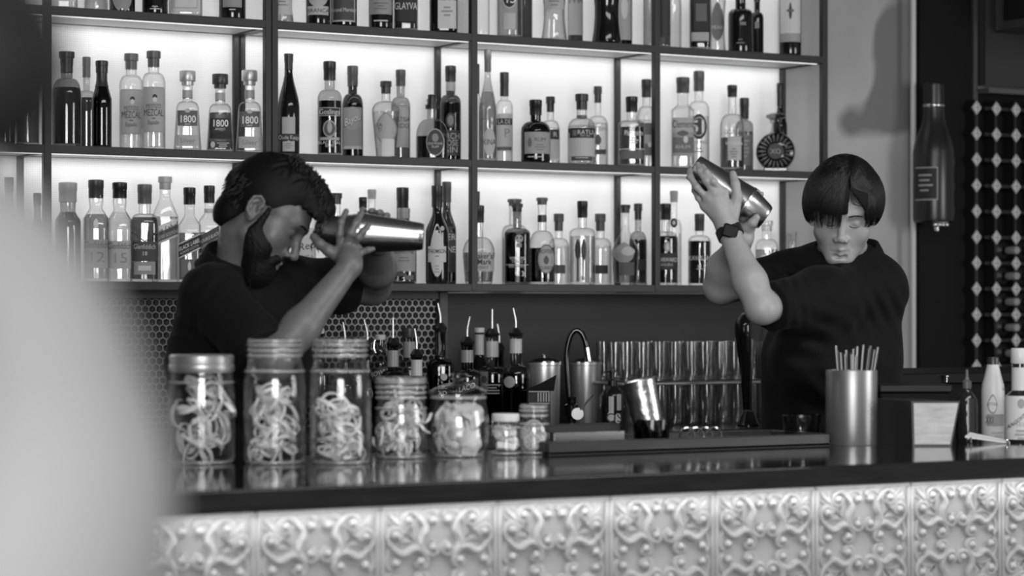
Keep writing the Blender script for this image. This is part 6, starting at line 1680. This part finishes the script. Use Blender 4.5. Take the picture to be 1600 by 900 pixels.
# ================= YOUNGER BARTENDER (right) =================
Z1 = 5.95
e = lambda px, py, dz=0.0: ev(px, py, Z1 + dz)
foot = to_world(e(1302, 700, .03)); org = (float(foot[0]), float(foot[1]), 0.0)
yw, pt = math.radians(9), math.radians(24)
fwd = (-math.sin(yw) * math.cos(pt), -math.sin(pt), -math.cos(yw) * math.cos(pt)); up = (.03, 1, -.35)
frR = head_frame(e(1317, 333, -.02), fwd, up, .955)
hs2 = head_sdf(frR, jaw=1.06, brow=.6, nose=.97, mouth_skew=-.0015, fw=1.10, sk=.82)
shA, shB = e(1232, 432, .10), e(1368, 450, .02)
elA, wrA = e(1127, 448, .00), e(1160, 372, -.12)
elB, wrB = e(1190, 482, -.29), e(1141, 366, -.20)
body = [
    (cone(hp(frR, 0, -.030, -.045), e(1322, 440, .05), .054, .060), .03),
    (cone(e(1308, 450, .05), e(1305, 560, .05), .10, .11), .05), (cone(e(1305, 560, .05), e(1302, 690, .04), .11, .12), .05),
    (cone(shA, shB, .045, .045), .05),
    (cone(shA, elA, .046, .040), .02), (cone(elA, e(1133, 420, -.03), .042, .042), .02), (cone(e(1133, 420, -.03), wrA, .042, .028), .02),
    (cone(shB, elB, .046, .037), .02), (cone(elB, e(1172, 440, -.27), .036, .038), .015), (cone(e(1172, 440, -.27), wrB, .038, .0250), .02),
]
w_ = e(1136, 352, -.195)
palm = [e(1102, 322, -.185), e(1107, 309, -.195), e(1117, 301, -.20), e(1130, 301, -.195)]
fin = [([e(1101, 324, -.185), e(1091, 309, -.180), e(1085, 298, -.165), e(1084, 290, -.145)], .0072),
       ([e(1106, 311, -.195), e(1089, 293, -.195), e(1079, 277, -.175), e(1078, 266, -.150)], .0084),
       ([e(1116, 301, -.20), e(1104, 283, -.205), e(1094, 268, -.190), e(1090, 257, -.165)], .0088),
       ([e(1129, 301, -.195), e(1136, 286, -.200), e(1144, 274, -.190), e(1147, 266, -.165)], .0086)]
th = [e(1145, 335, -.19), e(1152, 308, -.19), e(1149, 288, -.190), e(1145, 272, -.175)]
fin[3] = ([e(1129, 302, -.195), e(1115, 284, -.210), e(1104, 270, -.200), e(1098, 260, -.175)], .0084)
body += hand(w_, palm, fin, th); body += [(cone(wrB, w_, .0265, .025), .012)]
wa2 = e(1160, 366, -.115)
palmA = [e(1158, 340, -.06), e(1166, 338, -.06), e(1174, 338, -.06), e(1180, 342, -.07)]
finA = [([p, p + v3(.0, .022, .012), p + v3(.006, .045, .005), p + v3(.014, .060, -.01)], .0084) for p in palmA]
thA = [e(1160, 362, -.11), e(1168, 356, -.14), e(1176, 348, -.155), e(1182, 340, -.16)]
body += hand(wa2, palmA, finA, thA)
bf2 = blend(body, .02)
def fR(P): return su(bf2(P), hs2(P), .02)
def toneR(V):
    O, Rm, s = frR; p = ((V - O) @ Rm) / s; t = np.ones(len(V), F)
    t -= .22 * np.exp(-(((p - v3(0, .099, -.066)) / v3(.017, .02, .0075)) ** 2).sum(-1))
    t -= .7 * np.exp(-(((p - v3(.043, .078, -.046)) / .0026) ** 2).sum(-1)) * (0)
    sc_ = (np.abs(p).max(-1) < .2) * np.clip((p[:, 2] - .055) / .02, 0, 1)
    return np.clip(t * (1 - .7 * sc_), .05, 1)
personR = sdf_obj('person', fR, np.minimum(bf2.lo, hs2.lo) - .01, np.maximum(bf2.hi, hs2.hi) + .01, .0029, skin2, None, org, toneR)
tag(personR, 'clean-shaven bartender with bowl-cut black hair, black shirt and watch, shaking tins overhead', 'person')
mole = Geo(); mole.ball(tuple(to_world(hp(frR, .047, .0755, -.040)) - np.array(org)), .0022); 
# watch
g = Geo()
d = (wrB - elB); d /= np.linalg.norm(d); wc = wrB + d * .004 
M = Matrix.Translation(Vector(to_world(wc)) - Vector(org)) @ Vector(to_world(wc + d * .01) - to_world(wc)).to_track_quat('Z', 'Y').to_matrix().to_4x4()
g.lathe([(.0285, -.0125), (.0320, -.011), (.0320, .011), (.0285, .0125)], 40, M=M, caps=False)
g.build('watch_strap', principled('watch_black', .014, .5), personR)
fc = to_world(e(1141, 361, -.233)); nrm = (Vector(to_world(v3(0, 0, 0))) - Vector(fc)); nrm = Vector(to_world(v3(.0, .0, -1)) - to_world(v3(0, 0, 0)))
M = Matrix.Translation(Vector(fc) - Vector(org)) @ nrm.to_track_quat('Z', 'Y').to_matrix().to_4x4() @ Matrix.Rotation(-.28, 4, 'Z')
g = Geo(); g.box(-.0185, .0185, -.0160, .0160, -.004, .006, b=.0035); g.xf(M); g.build('watch_case', principled('watch_glass', .008, .5, spec=.2), personR)

armB = elB - shB; armA = elA - shA
tors = [
    (cone(e(1306, 450, .06), e(1300, 560, .06), .120, .150), .06), (cone(e(1300, 560, .06), e(1298, 720, .05), .150, .150), .06),
    (cone(e(1350, 470, .04), e(1345, 570, .05), .085, .085), .06),
    (cone(e(1250, 560, .04), e(1250, 700, .04), .08, .09), .06),
    (cone(shA, e(1310, 425, .06), .062, .066), .05), (cone(shB, e(1328, 425, .05), .068, .07), .05),
    (cone(shB, shB + armB * .5, .070, .070), .04), (cone(shB + armB * .5, shB + armB * .93, .070, .058), .03),
    (cone(shA, shA + armA * .58, .060, .056), .03),
    (cone(shB + armB * .5 + v3(0, -.03, .02), e(1262, 560, -.08), .07, .09), .06),
]
tf2 = blend(tors, .04)
nk2 = cone(hp(frR, 0, -.012, -.055), e(1318, 432, .03), .060, .062)
vn2 = cone(e(1300, 414, -.09), e(1288, 436, -.10), .022, .006)
cuts = [(shB + armB * .93, armB / np.linalg.norm(armB)), (shA + armA * .50, armA / np.linalg.norm(armA))]
sdR = [(e(1330, 500, -.15), v3(.8, -.5, 0), .045, .11), (e(1370, 470, -.05), v3(.9, .4, 0), .04, .09), (e(1260, 520, -.2), v3(.2, 1, 0), .045, .09), (e(1240, 430, 0), v3(.6, .8, 0), .03, .07), (e(1300, 600, -.1), v3(.7, .7, 0), .06, .13), (e(1230, 470, -.25), v3(1, .1, 0), .03, .06)]
def shR(P):
    d = tf2(P) - folds(P, sdR, .0038)
    for c_, n_ in cuts:
        q = (P - c_) @ n_.astype(F); m = np.linalg.norm(P - c_, axis=-1) < .13
        d = np.where(m, np.maximum(d, q), d)
    d = ss(d, nk2(P), .006); d = ss(d, vn2(P), .006)
    return d
sdf_obj('shirt', shR, tf2.lo - .02, tf2.hi + .02, .0042, cloth, personR, org, relax=2)
ax0 = e(1326, 412, .05); ax1 = hp(frR, 0, -.030, -.045)
up_ = (ax1 - ax0) / np.linalg.norm(ax1 - ax0); fx = v3(-.35, -.1, -.93); fx = fx - up_ * (fx @ up_); fx /= np.linalg.norm(fx); fy = np.cross(up_, fx)
collar('collar', personR, org, (ax0, ax1), fx.astype(F), fy.astype(F), .072, .076, .040, .3, 0.0, .42, cloth, .05)
# hair: straight, parted, bowl cut
def hair2(P):
    O, Rm, s = frR; p = ((P - O) @ Rm) / s
    d = ell((0, -.004, .046), (.0935, .112, .106))(p)
    d = su(d, ell((-.035, .055, .045), (.058, .062, .070))(p), .03)
    d = su(d, ell((.060, .020, .040), (.040, .070, .062))(p), .03)
    d = su(d, ell((-.062, .015, .035), (.038, .070, .066))(p), .03)
    # hem: higher over the parted side of the brow
    hem_front = np.where(p[:, 0] < .012, .040 - .15 * np.minimum(p[:, 0] + .02, 0), .104 - .055 * np.clip((p[:, 0] - .012) / .042, 0, 1))
    hem_front = np.where(p[:, 0] > .054, .020, hem_front)
    hem = np.where(p[:, 1] > .045, hem_front, -.002 + .06 * np.clip((p[:, 1]) / .05, 0, 1) * .5)
    hem = np.where(p[:, 1] < -.02, -.035, hem)
    d = np.maximum(d, (hem - p[:, 2]) * .8)
    part = np.exp(-((p[:, 0] - .012) / .004) ** 2) * np.clip((p[:, 2] - .08) / .03, 0, 1)
    d = d + .005 * part
    return d * s
sgnR = 1
sdf_obj('hair', hair2, frR[0] - .19, frR[0] + .19, .0026, hair_m, personR, org)
cv = []
def on_hair(x, y, z):
    """push a point out to the hair ellipsoid"""
    c = (0, -.004, .046); r = (.0955, .114, .108)
    q = [(x - c[0]) / r[0], (y - c[1]) / r[1], (z - c[2]) / r[2]]; L_ = math.sqrt(sum(v * v for v in q)) + 1e-6
    return [c[i] + q[i] / L_ * r[i] for i in range(3)]
for i in range(1500):
    y0 = rnd.uniform(-.07, .085); side = rnd.choice((-1, 1)); x0 = .012
    az = rnd.uniform(.15, 1.45) if y0 > .03 else rnd.uniform(.6, 1.5)
    ln = rnd.uniform(.9, 1.05); pts = []
    for k in range(9):
        t = k / 8 * ln
        phi = t * 1.72
        dx, dy = math.sin(az) * side, math.cos(az) * (1 if y0 > -.02 else -1)
        x = x0 + dx * .11 * math.sin(phi); y = y0 + dy * .075 * math.sin(phi) * (1 - .3 * t); z = .152 - .128 * (1 - math.cos(phi)) 
        hx = on_hair(x, y, z) if phi < 1.3 else [x, y, z]
        if phi >= 1.3: 
            h0 = on_hair(x, y, max(z, .046)); hx = [h0[0], h0[1], z]
        if hx[1] > .03 and .010 < hx[0] < .056 and hx[2] < .10: hx[0] = .056 + .4 * (hx[0] - .010); hx[1] = min(hx[1], .075)
        pts.append(hp(frR, *hx))
    cv.append(pts)
for (xa, za, xb, zb) in ((.014, .12, .050, .055), (.016, .12, .056, .062), (.013, .115, .044, .058)):   # loose lock over the brow
    cv.append([hp(frR, xa + (xb - xa) * t ** .8 - .012 * math.sin(PI * t), .105 + .012 * math.sin(PI * t) - .02 * t, za + (zb - za) * t - .012 * math.sin(PI * t)) for t in [k / 9 for k in range(10)]])
A = np.array(cv[:-3], F); s3 = A.shape; A = A.reshape(-1, 3)
def hbase(P):
    O, Rm, s = frR; p = ((P - O) @ Rm) / s
    d = ell((0, -.004, .046), (.0935, .112, .106))(p)
    d = su(d, ell((-.035, .055, .045), (.058, .062, .070))(p), .03)
    d = su(d, ell((.060, .020, .040), (.040, .070, .062))(p), .03)
    return su(d, ell((-.062, .015, .035), (.038, .070, .066))(p), .03) * s
for _ in range(4):                                     # comb the strands onto the hair surface
    d0 = hbase(A); G_ = np.stack([(hbase(A + dv) - d0) / .001 for dv in (v3(.001, 0, 0), v3(0, .001, 0), v3(0, 0, .001))], -1)
    G_ /= np.maximum(np.linalg.norm(G_, axis=-1, keepdims=True), .2)
    A = A - G_ * (d0 - .0006)[:, None]
cv = [list(q) for q in A.reshape(s3)] + cv[-3:]
strands('hair_strands', personR, org, cv, .0010, hairline)
strands('eyebrows', personR, org, brow_strands(frR, .031, .1035, .0022, 80, .003), .0005, hairline)
strands('eyelashes', personR, org, [[hp(frR, sg * (.0175 + .028 * k / 8), .0925 + .0035 * math.sin(PI * k / 8) - .005 * (k / 8), .0035 - .004 * math.sin(PI * k / 8)) for k in range(9)] for sg in (-1, 1)], .0010, hairline)
mole.build('mole', principled('mole', .05, .6), personR)
legs(1302, Z1, 0, org, personR)
shaker(e(1082, 260, -.115), e(1196, 341, -.115), [
    ('large_tin', [(.029, 0), (.0315, .01), (.033, .03), (.0455, .70), (.047, .712), (.047, .735), (.0455, .74)], tinm),
    ('small_tin', [(.0425, .735), (.0425, .76), (.034, .96), (.032, .985), (.029, 1.0)], tinm)],
    'steel two-piece shaker raised diagonally by the younger bartender', 0)

# ================= CUSTOMER, close to the camera at the left edge =================
Z2 = 0.95
e = lambda px, py, dz=0.0: ev(px, py, Z2 + dz)
cx = -330
org = tuple(float(v) for v in to_world(e(cx, 700))[:2]) + (0.0,)
frC = head_frame(e(-350, -315), (1, -.05, .1), (.05, 1, 0), 1.0)
hs3 = head_sdf(frC)
bd = blend([(cone(hp(frC, 0, -.02, -.05), e(cx, 420), .058, .065), .03), (cone(e(cx, 680), e(cx, 1400), .09, .10), .05)], .04)
p3 = sdf_obj('person', lambda P: su(bd(P), hs3(P), .02), np.minimum(bd.lo, hs3.lo) - .01, np.maximum(bd.hi, hs3.hi) + .01, .006, skin2, None, org, lambda V: np.ones(len(V)))
tag(p3, 'blurred person in pale shirt standing close at the left edge, side-on, mostly out of frame', 'person')
def hair3(P):
    O, Rm, s = frC; p = ((P - O) @ Rm) / s
    d = ell((0, -.012, .05), (.090, .115, .102))(p); return np.maximum(d, (p[:, 1] - .055) * .8 - np.maximum(0, p[:, 2] - .07))
sdf_obj('hair', hair3, frC[0] - .2, frC[0] + .2, .005, hair_m, p3, org)
def beard3(P):
    O, Rm, s = frC; p = ((P - O) @ Rm) / s
    return blend([(ell((0, .075, -.095), (.042, .040, .040)), .02), (cone((-.05, .01, -.05), (0, .08, -.1), .024, .03), .02), (cone((.05, .01, -.05), (0, .08, -.1), .024, .03), .02)], .02)(p)
sdf_obj('beard', beard3, frC[0] - .2, frC[0] + .2, .005, beard_m, p3, org)
tf3 = blend([(cone(e(cx, 660), e(cx + 20, 800), .125, .134), .04), (cone(e(cx + 20, 800), e(cx - 40, 1250), .134, .12), .05), (cone(e(cx - 30, 560), e(cx - 60, 560, .15), .07, .06), .05), (cone(e(cx - 30, 560), e(cx - 60, 560, -.12), .07, .06), .05),
             (cone(e(cx - 60, 570, .17), e(cx - 60, 1300, .19), .055, .045), .03), (cone(e(cx - 60, 570, -.13), e(cx - 60, 1300, -.15), .055, .045), .03)], .05)
nk3 = cone(hp(frC, 0, -.02, -.06), e(cx, 420), .060, .07)
sdf_obj('shirt', lambda P: ss(tf3(P), nk3(P), .006), tf3.lo - .02, tf3.hi + .02, .008, principled('pale_shirt', .29, .8), p3, org)
legs(0, 0, 0, org, p3)
